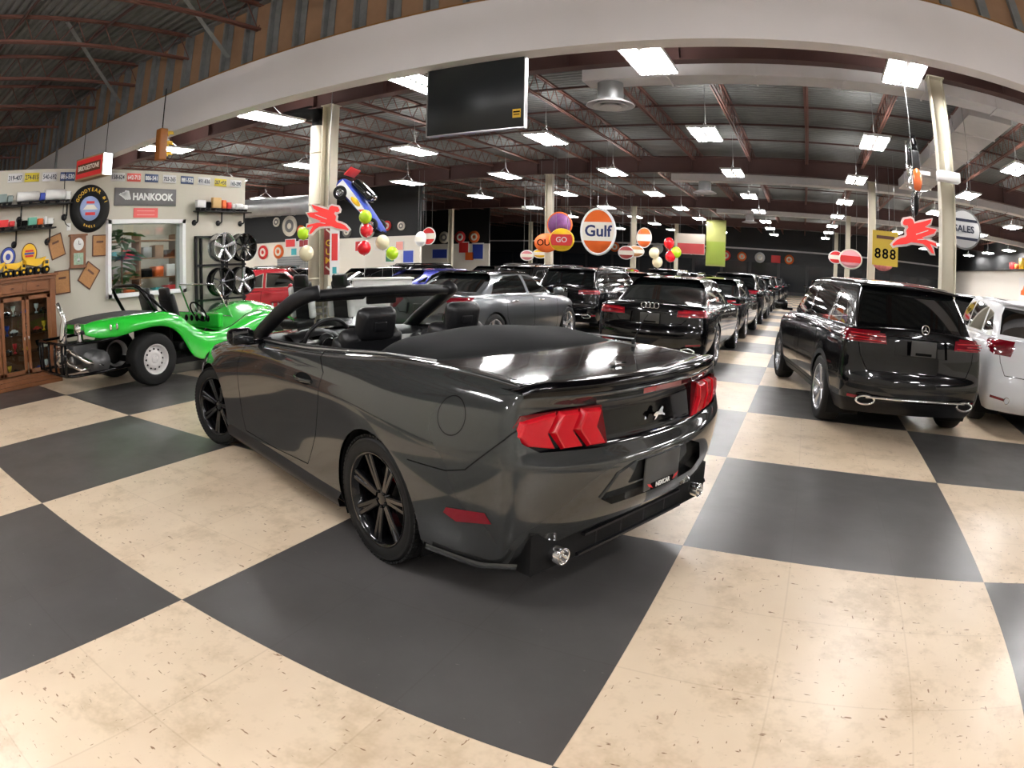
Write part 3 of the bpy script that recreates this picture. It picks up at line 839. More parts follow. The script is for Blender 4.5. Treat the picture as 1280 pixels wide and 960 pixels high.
E5['white_wall'] = pm('white wall panel', (.75, .71, .62), .6)
E5['base'] = pm('black skirting', (.01, .01, .01), .5)

def build_shell():
    b = MB(); b.box((-12, 27, -.05), (60, 78, .1)); struct(b.build('floor', floor_material()))
    # corrugated deck: ribs run along X
    b = MB(); y = -11.0; pr = []
    while y < 62:
        pr += [(y, 6.20), (y+.045, 6.15), (y+.105, 6.15), (y+.15, 6.20)]; y += .20
    b.grid([[(x, yy, z) for x in (-42, 18)] for yy, z in pr], smooth=False)
    b.add([(-42, -11, 6.3), (18, -11, 6.3), (18, 62, 6.3), (-42, 62, 6.3)], [(0, 1, 2, 3)])
    struct(b.build('ceiling', E5['deck']))
    # girders over each row of columns
    for i, yy in enumerate((-3.3, 9.05, 21.5, 34.0, 46.5)):
        b = MB(); b.box((-12, yy, 5.50), (60, .03, .60)); b.box((-12, yy, 5.21), (60, .26, .03)); b.box((-12, yy, 5.79), (60, .26, .03))
        for k in range(28): b.box((-41+2.05*k+.5, yy, 5.5), (.02, .24, .56))
        struct(b.build('beam', E5['girder']))
    # open web joists along Y, resting on the girders
    b = MB()
    for z in (5.63, 6.12):
        for s in (-.035, .035): b.box((s, 6.1, z), (.035, 12.2, .045))
    npan = 20; dy = 12.2/npan
    for i in range(npan):
        a, c = (i*dy, 5.65), (i*dy+dy/2, 6.10)
        b.cyl((0, a[0], a[1]), (0, c[0], c[1]), .011, 5); b.cyl((0, c[0], c[1]), (0, (i+1)*dy, a[1]), .011, 5)
    proto = None
    for i in range(28):
        x = .51+.12+2.05*(i-20)
        for yy in (-9.4, -3.3, 9.05, 21.5, 34.0, 46.5):
            if yy < -4: continue
            if proto is None:
                proto = struct(b.build('beam', E5['joist'], loc=(x, yy, 0)))
            else:
                o = proto.copy(); COL.objects.link(o); o.location = (x, yy, 0)
    # bridging along X just under the deck
    for yy in [v*1.0 for v in (1.2, 3.2, 5.9, 11.0, 13.0, 15.2, 17.4, 19.6, 23.5, 26, 28.5, 31, 36, 38.5, 41, 43.5)]:
        b = MB(); b.box((-12, yy, 6.06), (60, .05, .05)); struct(b.build('beam', E5['girder']))
    # dropped soffit with its unfinished stud back above
    q = .0241; c, s = math.cos(q), math.sin(q)
    Rz = Matrix.Rotation(q, 3, 'Z'); O = Vector((.51, 5.29, 0))
    def P(x, y, z): return tuple(O+Rz @ Vector((x, y, 0))+Vector((0, 0, z)))
    b = MB()
    b.box(P(-8, .14, 4.548), (49, .28, .796), R=Rz)
    struct(b.build('wall_soffit', E5['soffit']))
    b = MB(); b.box(P(-8, .03, 4.955), (49, .06, .03), R=Rz); struct(b.build('trim_1', E5['orange']))
    b = MB(); b.box(P(-8, .20, 5.57), (49, .02, 1.2), R=Rz); struct(b.build('wall_sheathing', E5['board']))
    b = MB()
    for k in range(76):
        x = -31.5+.61*k
        b.box(P(x, .13, 5.56), (.045, .10, 1.18), R=Rz); b.box(P(x+.10, .17, 5.56), (.13, .012, 1.18), m=0, R=Rz)
    b.box(P(-8, .13, 6.13), (49, .12, .04), R=Rz); b.box(P(-8, .13, 4.985), (49, .12, .03), R=Rz)
    struct(b.build('wall_studs', E5['stud']))
    for k, (a, t) in enumerate((((-11.99, 4.99, 5.31), (-9.75, 2.3, 6.12)), ((-8.1, 5.08, 5.21), (-7.9, 3.7, 6.12)), ((-3.0, 5.15, 5.25), (-3.0, 3.3, 6.12)), ((5.0, 5.35, 5.25), (5.0, 3.5, 6.12)))):
        b = MB(); d = (Vector(t)-Vector(a)); b.cyl(a, t, .045, 4, smooth=False); struct(b.build('beam', E5['stud']))
    b = MB(); b.cyl((-15.6, 4.9, 3.0), (-15.6, 4.9, 6.2), .05, 8); struct(b.build('column', E5['galv']))
    # left shop wall, with a window through to the office
    x = -9.4; wy0, wy1, wz0, wz1 = 3.60, 5.16, 1.18, 2.40
    b = MB()
    def seg(y0, y1, z0, z1): b.box((x-.09, (y0+y1)/2, (z0+z1)/2), (.18, y1-y0, z1-z0))
    seg(-9, wy0, 0, 3.32); seg(wy1, 6.72, 0, 3.32); seg(wy0, wy1, 0, wz0); seg(wy0, wy1, wz1, 3.32)
    struct(b.build('wall_left', E5['wall']))
    b = MB()
    for (y0, y1, z0, z1) in ((wy0-.05, wy0+.02, wz0-.05, wz1+.05), (wy1-.02, wy1+.05, wz0-.05, wz1+.05)): b.box((x, (y0+y1)/2, (z0+z1)/2), (.22, y1-y0, z1-z0))
    for (z0, z1) in ((wz0-.05, wz0+.02), (wz1-.02, wz1+.05)): b.box((x, (wy0+wy1)/2, (z0+z1)/2), (.22, wy1-wy0+.1, z1-z0))
    wf = struct(b.build('window_1', pm('white window frame', (.8, .8, .8), .4)))
    b = MB(); b.box((x, (wy0+wy1)/2, (wz0+wz1)/2), (.008, wy1-wy0, wz1-wz0)); b.build('window_pane', M['glass'], wf)
    b = MB(); b.box((x+.01, -1.1, .06), (.02, 15.7, .12)); struct(b.build('baseboard_left', E5['base']))
    # office behind the window
    b = MB(); b.box((-13.5, 2.0, 1.66), (.1, 14, 3.32)); b.box((-12.05, 7.6, 1.66), (2.9, .12, 3.32)); struct(b.build('wall_office', E5['wall']))
    b = MB(); b.box((-10.9, 4.05, 1.2), (.14, .14, 2.4)); struct(b.build('trim_2', pm('white post', (.75, .75, .72), .5)))
    # walls round the hall and behind the camera
    b = MB(); b.box((-12, -9.05, 3.1), (60, .1, 6.2)); struct(b.build('wall_back', pm('back wall paint', (.40, .38, .34), .7)))
    b = MB(); b.box((-12, 60.05, 3.1), (60, .1, 6.2)); struct(b.build('wall_far', pm('far wall', (.012, .013, .015), .5)))
    b = MB(); b.box((-12, 59.9, 4.15), (60, .2, .14)); struct(b.build('trim_3', E5['duct']))
    b = MB()
    for k in range(18): b.box((-34+2.8*k, 59.93, 1.6), (2.5, .1, 2.6))
    struct(b.build('window_2', pm('dark glazing', (.015, .018, .022), .08)))
    b = MB(); b.box((15.55, 25, .78), (.1, 70, 1.56)); b.box((15.55, 25, 5.0), (.1, 70, 2.4), m=1); b.box((15.55, 25, 2.68), (.1, 70, 2.25), m=2)
    struct(b.build('wall_right', [E5['wall'], E5['black'], pm('cream display wall', (.80, .76, .70), .6)]))
    b = MB(); b.box((15.3, 25, 3.78), (.5, 70, .05)); struct(b.build('trim_4', E5['black']))
    b = MB(); b.box((-42.05, 25, 3.1), (.1, 70, 6.2)); struct(b.build('wall_outer', E5['black']))
    b = MB(); b.box((-29.3, 24.1, 1.5), (24.4, .16, 2.9)); struct(b.build('wall_display', E5['white_wall']))
    b = MB(); b.box((-29.3, 24.08, 4.55), (24.4, .18, 3.2)); struct(b.build('wall_band', E5['black']))
    b = MB(); b.box((-31, 39.1, 1.5), (19.2, .16, 3.1)); struct(b.build('wall_gallery', E5['white_wall']))
    b = MB(); b.box((-31, 39.08, 4.6), (19.2, .18, 3.1)); struct(b.build('wall_gallery_band', E5['black']))
build_shell()

def build_ducts():
    def duct(name, lab, c, d, grp='rectangular ducts under the roof'):
        t = thing(name, lab, 'duct', (c[0], c[1], c[2]-d[2]/2), 0)
        b = MB(); b.box((0, 0, d[2]/2), d)
        b.build('duct_run', E5['duct'], t)
        b = MB(); L = max(d[0], d[1]); n = int(L/1.5)
        for k in range(1, n):
            o = -L/2+L*k/n
            if d[0] > d[1]: b.box((o, 0, d[2]/2), (.03, d[1]+.05, d[2]+.05))
            else: b.box((0, o, d[2]/2), (d[0]+.05, .03, d[2]+.05))
        b.build('duct_flange', E5['duct'], t)
    duct('air_duct', 'long grey rectangular duct just behind the nearest roof beam', (6.0, 9.5, 5.18), (18.8, .56, .38))
    duct('air_duct', 'grey rectangular duct crossing behind the second roof beam', (5.3, 22.3, 5.18), (19.6, .56, .38))
    duct('air_duct', 'grey rectangular duct crossing behind the third roof beam', (5.3, 34.8, 5.2), (19.6, .56, .38))
    duct('air_duct', 'wide flat duct running away from the column beside the black motorcycle', (4.6, 15.75, 5.20), (1.1, 10.9, .34))
    for lab, (x, y) in (('round ceiling diffuser under the nearest grey duct', (-2.95, 9.5)), ('round ceiling diffuser under the second grey duct', (-3.25, 22.3)), ('round ceiling diffuser under the third grey duct', (-2.6, 34.8))):
        t = thing('ceiling_diffuser', lab, 'vent', (x, y, 4.6))
        b = MB(); b.lathe([(.24, .385), (.24, .03)], n=28, caps=False); b.build('neck', E5['galv'], t)
        b = MB(); b.lathe([(.24, .05), (.30, .035), (.44, -.03), (.45, -.045), (.43, -.05), (.33, .0), (.28, .01)], n=32, caps=False)
        b.lathe([(.22, .02), (.32, -.06), (.31, -.07), (.2, .0)], n=32, caps=False); b.lathe([(0, -.01), (.12, -.02), (.2, -.075), (.19, -.085), (0, -.05)], n=32, caps=False)
        b.build('diffuser_cone', E5['duct'], t)
    t = thing('exhaust_pipe', 'round silver spiral duct high behind the wheel rack', 'duct', (-14.6, 12.4, 3.45))
    b = MB(); b.tube([(-6, -2.2, 0), (-1.5, -.55, 0), (1.2, .45, 0)], .30, 18)
    for k in range(14):
        o = Vector((-6+.5*k, -2.2+.185*k, 0)); b.tube([o, o+Vector((.03, .011, 0))], .312, 18)
    b.build('spiral_pipe', E5['galv'], t)
build_ducts()

COLX = (.51-9.75-12.3, .51-9.75, .51+2.53)
def build_columns():
    k = 0
    for j, y in enumerate((9.02, 21.5, 34.0, 46.5)):
        for i, x in enumerate(COLX):
            if i == 0 and j < 1: continue
            b = MB(); w = .26
            b.box((x, y, 2.6), (w, .012, 5.2)); b.box((x-w/2, y, 2.6), (.014, w, 5.2)); b.box((x+w/2, y, 2.6), (.014, w, 5.2)); b.box((x, y, .01), (.36, .36, .02)); b.box((x, y, 5.19), (.34, .34, .02))
            struct(b.build('column', E5['column']))
build_columns()

def build_lights():
    root = thing('ceiling_light', 'x', 'ceiling light', (0, 0, 4.86))
    b = MB()
    b.box((0, 0, .035), (.68, 1.58, .03)); b.box((0, .77, .02), (.64, .05, .055)); b.box((0, -.77, .02), (.64, .05, .055)); b.box((0, 0, .015), (.05, 1.5, .03))
    h = b.build('housing', E5['fix'], root)
    b = MB(); b.box((0, -.30, .052), (.40, .30, .004)); b.box((0, .30, .052), (.40, .30, .004)); b.build('uplight_fill', E5['up'], root)  # glowing strips added on the housing top to brighten the roof deck
    for s in (-1, 1):
        b = MB(); b.grid([[(s*.03, y, .0), (s*.06, y, .018), (s*.30, y, .018), (s*.33, y, -.004)] for y in (-.74, .74)], smooth=False)
        r = b.build('reflector', E5['refl'], root)
        b = MB()
        for k in (.10, .18, .26): b.tube([(s*k, -.72, -.002), (s*k, .72, -.002)], .018, 6)
        b.build('tube_lamps', E5['em'], root)
    b = MB()
    for s in (-1, 1): b.tube([(0, s*.5, .05), (0, s*.05, .30), (0, 0, .75), (0, 0, 1.30)], .006, 4)
    b.build('hanging_wire', E5['galv'], root)
    first = True
    sp = []
    def strip_fill_light(x, y, lab):  # unseen near-bay lights, added with bare tubes to brighten soffit and floor
        if sp:
            dup(sp[0], (x, y, 4.62), None, lab); return
        t = thing('strip_fill_light', lab, 'ceiling light', (x, y, 4.62), 0, 'unseen bare tube lights added over the near bay'); sp.append(t)
        MB().box((0, 0, .05), (.14, 1.5, .06)).build('housing', E5['fix'], t)
        b = MB()
        for s in (-1, 1): b.tube([(s*.07, -.72, -.01), (s*.07, .72, -.01)], .018, 6)
        b.build('tube_lamps', E5['em2'], t)
        b = MB()
        for s in (-1, 1): b.tube([(0, s*.6, .08), (0, s*.6, 1.5)], .006, 4)
        b.build('hanging_wire', E5['galv'], t)
    xs = [.51+1.77+4.12*i for i in (3, 2, 1, 0, -1, -2, -3)]+[.51-15.0-4.3*i for i in range(6)]
    ys = [-6.6, -1.6, 1.6]+[-1.4145+v for v in (9.35, 14.9, 20.7, 26.7, 32.8, 38.7, 44.0, 50.0)]
    rows = 'ABCDEFGHIJKLMNO'
    names_y = ['added at rear of near bay', 'added above the near floor edge', 'over the near floor', 'just beyond the dropped soffit', 'in the second row back', 'in the third row back', 'in the fourth row back', 'in the fifth row back', 'in the sixth row back', 'in the seventh row back', 'in the farthest row']
    names_x = ['in the line by the right wall', 'second line from the right wall', 'in the line right of the columns', 'in the line over the aisle', 'in the line over the centre cars', 'in the line over the grey saloon', 'in the line before the left column', 'first line beyond the left wall', 'second line beyond the left wall', 'third line beyond the left wall', 'fourth line beyond the left wall', 'fifth line beyond the left wall', 'outermost line at the left']
    for j, y in enumerate(ys):
        for i, x in enumerate(xs):
            if j < 3 and (x < -8.5 or x > 12): continue
            if j == 2: continue
            if y > 23.5 and x < -18: 
                if not (y < 38 and x > -17): continue
            if y > 22.6 and x < -17: continue
            lab = 'ceiling light %s, %s' % (names_y[j], names_x[i])
            if j < 3:
                strip_fill_light(x, y, lab); continue
            if first: o = root; o.location = (x, y, 4.86); o['label'] = lab; o['group'] = 'hanging ceiling lights'; first = False
            else: o = dup(root, (x, y, 4.86), None, lab)
build_lights()
# ---------------------------------------------------------------- closed cars
def tor(b, c, R, r, axis='x', n=24, k=6, m=0, sx=1.0):
    pts = []
    for i in range(n):
        a = 2*PI*i/n; u, v = R*math.cos(a)*sx, R*math.sin(a)
        pts.append(Vector(c)+(Vector((0, u, v)) if axis == 'x' else (Vector((u, 0, v)) if axis == 'y' else Vector((u, v, 0)))))
    b.tube(pts, r, k, m, closed=True)
def rings(parent, x, z, s=1.0):
    b = MB()
    for i in range(4): tor(b, (x, (-1.5+i)*.066*s, z), .043*s, .006*s, n=20)
    b.build('ring_emblem', M['chrome'], parent, label='four chrome rings')
def star(parent, x, z, s=1.0):
    b = MB(); tor(b, (x, 0, z), .046*s, .005*s, n=24)
    for i in range(3):
        a = PI/2+2*PI*i/3; b.tube([(x, 0, z), (x, .044*s*math.cos(a), z+.044*s*math.sin(a))], [.009*s, .002*s], 5)
    b.build('star_emblem', M['chrome'], parent, label='chrome three-pointed star in a ring')

def closed_car(name, label, loc, rz, paint, S, group=None):
    """S: dict of dimensions, see the calls below"""
    root = thing(name, label, 'car', loc, rz, group)
    hw, xr, xf, A = S['hw'], S['xr'], S['xf'], S['ax']
    suv = S.get('suv', False); zb = S['zb']; zh = S['zh']; zd = S['zd']
    clad = S.get('clad')
    mats = [paint, M['gap'], clad or paint, M['chrome']]
    X = [xr+.2, xr+.34, xr+.6, -A-.15, -A+.3, -.5, .4, A-.4, A, A+.35, xf-.3, xf-.15]
    def wz(k): return [(xr+.1, hw-k-.07), (xr+.6, hw-k-.015), (-A, hw-k+.01), (-.3, hw-k-.012), (A, hw-k+.008), (xf-.5, hw-k-.06), (xf-.1, hw-k-.24)]
    fz = lambda a: [(xr, a), (xf, a*.96)]
    lo = S.get('lo', .20)
    lv = [dict(r=xr+.18, rc=xr+.30, f=xf-.12, fc=xf-.35, z=fz(lo), w=wz(.10)),
          dict(r=xr+.02, rc=xr+.19, f=xf-.04, fc=xf-.26, z=fz(lo+.12), w=wz(.03)),
          dict(r=xr, rc=xr+.17, f=xf, fc=xf-.24, z=fz(.52), w=wz(0)),
          dict(r=xr+.005, rc=xr+.17, f=xf-.01, fc=xf-.24, z=fz(.62), w=wz(-.004)),
          dict(r=xr+.05, rc=xr+.19, f=xf-.03, fc=xf-.27, z=[(xr, .70), (0, .70), (xf, .60)], w=wz(.002)),
          dict(r=xr+.07, rc=xr+.21, f=xf-.10, fc=xf-.34, z=[(xr, zd-.13), (0, zb-.12), (A, zh-.09), (xf, .66)], w=wz(.012)),
          dict(r=xr+.09, rc=xr+.24, f=xf-.20, fc=xf-.42, z=[(xr, zd-.04), (0, zb-.03), (A, zh-.03), (xf, .70)], w=wz(.05)),
          dict(r=xr+.11, rc=xr+.27, f=xf-.26, fc=xf-.46, z=[(xr, zd-.005), (0, zb), (A, zh), (xf, .73)], w=wz(.11))]
    topz = [(xr, zd+.0), (S['cab'][0][0], zd+.045), (0, zb+.04), (S['cab'][0][1], zh+.08), (A+.2, zh+.03), (xf-.2, .80), (xf, .76)]
    bm = shell(X, lv, topz, F=(0, .35, .7, .9), sub=2, L=.6, pr=2.6, crease=[(6, .3)], rcrease=[(4, .35), (7, .6)])
    sf = both_sides(.5); R = S.get('wr', .35)+.028
    for ax in (-A, A):
        if clad:
            for f in cut(bm, circle((ax, .35), R+.055, 28), 'side', sf): f.material_index = 2
        fs = cut(bm, circle((ax, .35), R, 28), 'side', sf)
        fs += [f for f in bm.faces if abs(f.calc_center_median().x-ax) < R-.07 and f.calc_center_median().z < .33 and abs(f.calc_center_median().y) > .55]
        bmesh.ops.delete(bm, geom=list(set(fs)), context='FACES')
    if clad:
        for f in bm.faces:
            if f.calc_center_median().z < .40: f.material_index = 2
    # door gaps
    c0, c1 = S['doors'][0], S['doors'][-1]
    for x in S['doors']:
        dx = S.get('lean', .0)
        polyline(bm, [(x, zb+.02), (x-.01, .62), (x+(0 if x != c0 else .18), .34)], 'side', .010, sf, 1)
    polyline(bm, [(c0+.18, .34), (c1, .33)], 'side', .010, sf, 1)
    polyline(bm, [(c0-.05, S['crease'][0]), (c1+.3, S['crease'][1])], 'side', .008, sf, 1 if S.get('dark_crease') else 0)
    for s in (1, -1):
        for x in S['handles']:
            b = MB(); b.rbox((x, s*(hw-.002), zb-.09), (.20, .035, .028), .012); b.build('door_handle', paint if not S.get('chrome_handle') else M['chrome'], root)
    # rear lamps
    rf = lambda c, n: c.x < xr+.5 and n.x < -.12
    red = M['lamp_red']
    for s in (1, -1):
        poly = [(s*y, z) for y, z in S['lamp']]
        fs = cut(bm, poly, 'rear', rf)
        if S.get('lampside'): fs += cut(bm, S['lampside'], 'side', lambda c, n: c.y*s > .5 and c.x < xr+.6 and n.y*s > .15)
        split(bm, fs, 'tail_lamp', [red, red, red, red], root, off=.004, rim=.02, mi=0, label='red tail lamp')
        if S.get('lampbar'):
            b = MB()
            for (y0, z0, y1, z1) in S['lampbar']: b.tube([(xr+.055+.14*(y0/hw)**2.6, s*y0, z0), (xr+.055+.14*(y1/hw)**2.6, s*y1, z1)], .006, 6)
            b.build('lamp_strip', M['lamp_glow'], root)
        fs = cut(bm, [(s*y, z) for y, z in ((.58,.40),(.58,.43),(.80,.45),(.80,.42))], 'rear', rf)
        split(bm, fs, 'reflector', [red]*4, root, off=.004, mi=0, label='red bumper reflector')
    # boot lid outline
    bl = S['boot']
    polyline(bm, bl, 'rear', .009, rf, 1); polyline(bm, mirror_poly(bl), 'rear', .009, rf, 1)
    # plate niche
    fs = cut(bm, [(-.33, S['pz']-.09), (.33, S['pz']-.09), (.31, S['pz']+.09), (-.31, S['pz']+.09)], 'rear', rf)
    split(bm, fs, 'plate_niche', [paint]*4, root, off=-.025, rim=-.03, mi=0)
    b = MB(); b.rbox((xr+S.get('px', .035), 0, S['pz']), (.012, .31, .155), .006); pl = b.build('licence_plate', M['plate_grey'], root, label='dark dealer plate insert')
    b = MB(); b.box((xr+S.get('px', .035)-.007, 0, S['pz']-.055), (.004, .2, .026)); b.build('plate_strip', M['gap'], pl)
    # hood as a part
    fs = cut(bm, [(S['cab'][0][1]-.15, -.70), (S['cab'][0][1]-.15, .70), (xf-.45, .60), (xf-.3, .3), (xf-.3, -.3), (xf-.45, -.60)], 'top', lambda c, n: n.z > .6 and c.x > .4)
    split(bm, fs, 'hood', mats, root)
    for s in (1, -1):
        fs = cut(bm, [(xf-.52, .60), (xf-.05, .57), (xf-.05, .70), (xf-.6, .74)], 'side', lambda c, n: c.y*s > .2 and c.x > xf-.8)
        split(bm, fs, 'headlamp', [M['chrome']]*4, root, off=.004, mi=0)
    emit_bm(bm, 'body', mats, root)
    wells(root, (-A, A), R+.02, hw-.04, hw-.42, M['matte_black'], .35)
    b = MB(); b.box((0, 0, lo+.08), (xf-xr-1.0, 2*hw-.75, .16)); b.box((0, 0, lo+.08), (2*A-.9, 2*hw-.2, .12)); b.box((xr+.5, 0, lo+.1), (.4, 2*hw-.4, .14)); b.build('underbody', M['matte_black'], root)
    # cabin
    (br, bf), (tr, tf_) = S['cab'][0], S['cab'][1]; H = S['H']; rw = S['rw']
    zc = zb-.05
    def tw(w): return [(-2.5, w-.10), (-1.5, w-.03), (-.3, w), (.6, w-.01), (1.3, w-.06)]
    Xc = [br+.0, br+.3, br+.75, -.4, .2, bf-.55, bf-.15]
    q1, q2 = .45, .85
    L2 = lambda q, a, c: a+(c-a)*q
    rb = S.get('rb', .10)   # bow of the rear glass
    clv = [dict(r=br-.10, rc=br+.02, f=bf+.10, fc=bf-.10, z=[(-3, zd-.05 if not suv else zc), (-1.2, zc), (2, zc)], w=tw(hw-.115)),
           dict(r=L2(q1, br-.10, tr-.05), rc=L2(q1, br+.02, tr+.02), f=L2(q1, bf+.10, tf_), fc=L2(q1, bf-.10, tf_-.06), z=L2(q1, zc, H-.09), w=tw(L2(q1, hw-.115, rw)+.035)),
           dict(r=L2(q2, br-.10, tr-.05), rc=L2(q2, br+.02, tr+.02), f=L2(q2, bf+.10, tf_), fc=L2(q2, bf-.10, tf_-.06), z=[(-3, L2(q2, zc, H-.11)), (-.5, L2(q2, zc, H-.07)), (2, L2(q2, zc, H-.10))], w=tw(L2(q2, hw-.115, rw)+.02)),
           dict(r=tr-.03, rc=tr+.04, f=tf_, fc=tf_-.06, z=[(-3, H-.11 if not suv else H-.07), (-.9, H-.075), (-.2, H-.055), (.5, H-.085), (2, H-.13)], w=tw(rw-.005)),
           dict(r=tr+.03, rc=tr+.09, f=tf_-.06, fc=tf_-.12, z=[(-3, H-.075 if not suv else H-.045), (-.9, H-.04), (-.2, H-.02), (.5, H-.045), (2, H-.10)], w=tw(rw-.07))]
    ctop = [(-3, H-.05), (tr, H-.045 if not suv else H-.02), (-.5, H), (.2, H-.01), (1.0, H-.07)]
    cm = shell(Xc, clv, ctop, F=(0, .4, .75, .92), sub=2, L=1.0, pr=2.6, crease=[(3, .35)], rcrease=[(3, .3)] if not suv else [(3, .5)])
    gl = M['glass_dark']
    cf = lambda c, n: abs(n.y) > .35
    for s in (1, -1):
        for w in S['win']:
            f1 = lambda c, n: c.y*s > .3 and abs(n.y) > .3
            # bright moulding round the side glass
            if S.get('chrome_win'):
                cx = sum(p_[0] for p_ in w)/len(w); cz = sum(p_[1] for p_ in w)/len(w)
                for f in cut(cm, w, 'side', f1): f.material_index = 1
                w2 = []
                for (x_, z_) in w:
                    d = Vector((x_-cx, z_-cz)); L_ = d.length; d = d*((L_-.022)/L_); w2.append((cx+d.x, cz+d.y))
                fs = cut(cm, w2, 'side', f1)
            else: fs = cut(cm, w, 'side', f1)
            split(cm, fs, 'side_window', [gl, gl, gl], root, off=-.004, mi=0)
    rg = S['rglass']; fs = cut(cm, rg, 'rear', lambda c, n: n.x < -.15 and c.x < -.5)
    split(cm, fs, 'rear_window', [gl, gl, gl], root, off=-.003, mi=0)
    wsg = [(-.62, zc+.08), (.62, zc+.08), (.52, H-.10), (-.52, H-.10)]
    fs = cut(cm, wsg, 'rear', lambda c, n: n.x > .2 and c.x > 0)
    split(cm, fs, 'windscreen', [gl, gl, gl], root, off=-.003, mi=0)
    rfm = S.get('roofmat')
    if rfm:
        for f in cm.faces:
            if f.normal.z > .8 and f.calc_center_median().z > H-.2: f.material_index = 2
    emit_bm(cm, 'cabin', [paint, M['chrome'], rfm or paint], root)
    # mirrors
    for s in (1, -1):
        b = MB(); b.rbox((bf-.48, s*(hw+.11), zb+.06), (.12, .20, .14), .05, n=3); b.rbox((bf-.46, s*(hw+.01), zb), (.09, .16, .04), .015)
        b.build('side_mirror', paint, root)
    wl = S.get('wheel', 'five')
    for ax in (-A, A):
        for s in (1, -1):
            wheel(root, (ax, s*(hw-.125), S.get('wr', .35)), S.get('wr', .35), .24, S.get('rr', .24), wl, M['rubber'], M[S.get('rim', 'rim_silver')], s, detail=False, rot0=.2)
    # bumper trim and exhausts
    if S.get('strip'):
        b = MB(); z = S['strip']; P_ = []
        for i in range(21):
            y = -.62+1.24*i/20; x = xr-.012+.14*(abs(y)/hw)**2.6; P_.append([(x+.03, y, z+.014), (x+.012, y, z+.010), (x+.010, y, z-.010), (x+.03, y, z-.014)])
        b.grid(P_); b.build('bumper_strip', M['chrome'], root)
    for s in (1, -1):
        if S.get('exh') == 'flat':
            b = MB(); c = (xr+.05, s*.62, S['ez'])
            tor(b, c, .043, .013, sx=2.4, n=28, k=8); b.build('exhaust_trim', M['chrome'], root, label='wide chrome exhaust surround')
            b = MB(); b.ell((c[0]+.03, c[1], c[2]), (.02, .095, .036)); b.build('exhaust_bore', M['matte_black'], root)
        elif S.get('exh') == 'round':
            b = MB(); b.lathe([(.042, .12), (.045, 0), (.038, .0), (.036, .12)], axis='x', n=20, caps=False, c=(xr+.06, s*.55, S['ez'])); b.build('exhaust_tip', M['chrome'], root)
    if S.get('rails'):
        for s in (1, -1):
            b = MB(); b.tube([(tr+.25, s*(rw-.05), H-.045), (tr+.32, s*(rw-.05), H-.005), (-.3, s*(rw-.04), H+.012), (.3, s*(rw-.05), H-.005), (.38, s*(rw-.05), H-.03)], .018, 8); b.build('roof_rail', M['brushed'] if S['rails'] == 1 else M['gloss_black'], root)
    if S.get('spoiler'):
        b = MB(); P_ = []
        for i in range(21):
            u = -1+2*i/20; y = u*(rw-.03); x0 = tr-.13+.10*abs(u)**2.5
            P_.append([(x0+.35, y, H-.025-.02*abs(u)**2), (x0+.05, y, H-.048-.02*abs(u)**2), (x0, y, H-.062-.02*abs(u)**2), (x0+.03, y, H-.085-.02*abs(u)**2), (x0+.25, y, H-.085)])
        b.grid(P_); b.build('roof_spoiler', paint, root)
        b = MB(); b.tube([(tr-.20, .02, zb+.10), (tr-.235, -.10, zb+.145), (tr-.235, -.34, zb+.15)], .010, 6)
        b.build('rear_wiper', M['black_plastic'], root)
    return root

SEDAN = dict(hw=.945, xr=-2.50, xf=2.42, ax=1.46, zb=.985, zh=.93, zd=1.02, H=1.455, rw=.60,
    cab=((-1.95, 1.25), (-1.02, .30)), doors=(-1.12, -.10, .95), handles=(-.85, .15), crease=(.86, .82),
    lamp=[(.42, .84), (.43, .935), (.94, .965), (.94, .86), (.80, .835)], lampside=[(-2.45, .83), (-2.45, .955), (-2.10, .94), (-2.16, .87)],
    lampbar=[(.45, .91, .82, .93), (.45, .86, .82, .865)],
    boot=[(0, .72), (.5, .735), (.56, .80)], pz=.80, px=.045,
    win=[[(-1.22, 1.03), (-1.00, 1.22), (-.62, 1.345), (-.18, 1.37), (-.18, 1.01)], [(-.12, 1.01), (-.12, 1.37), (.35, 1.33), (.92, 1.02)], [(-1.48, 1.05), (-1.27, 1.05), (-1.08, 1.20), (-1.20, 1.17)]],
    rglass=[(-.66, 1.06), (.66, 1.06), (.60, 1.20), (.50, 1.36), (-.50, 1.36), (-.60, 1.20)], chrome_win=True, exh='flat', ez=.33, strip=.30, wheel='fivetwin', wr=.355, rr=.25)
SUV = dict(hw=.945, xr=-2.36, xf=2.28, ax=1.436, zb=1.10, zh=1.02, zd=1.12, H=1.63, rw=.64, suv=True, clad=M['black_plastic'], lo=.25,
    cab=((-2.16, 1.25), (-1.80, .35)), doors=(-1.10, -.08, .98), handles=(-.85, .17), crease=(.93, .88),
    lamp=[(.42, .975), (.44, 1.075), (.94, 1.105), (.94, 1.0), (.80, .975)], lampside=[(-2.30, 1.0), (-2.30, 1.10), (-1.95, 1.085), (-2.02, 1.03)],
    lampbar=[(.45, 1.05, .82, 1.065), (.45, 1.0, .82, 1.005), (.6, 1.025, .84, 1.035)],
    boot=[(0, .70), (.62, .70), (.70, .85), (.72, .97)], pz=.965, px=.035,
    win=[[(-1.16, 1.14), (-1.16, 1.47), (-.62, 1.525), (-.17, 1.53), (-.17, 1.13)], [(-.11, 1.13), (-.11, 1.53), (.45, 1.46), (1.02, 1.14)], [(-1.78, 1.20), (-1.24, 1.15), (-1.24, 1.455), (-1.55, 1.41)]],
    rglass=[(-.70, 1.17), (.70, 1.17), (.64, 1.40), (.58, 1.50), (-.58, 1.50), (-.64, 1.40)], chrome_win=True, exh='flat', ez=.41, strip=.44, wheel='five', wr=.365, rr=.25, rails=0, spoiler=True)

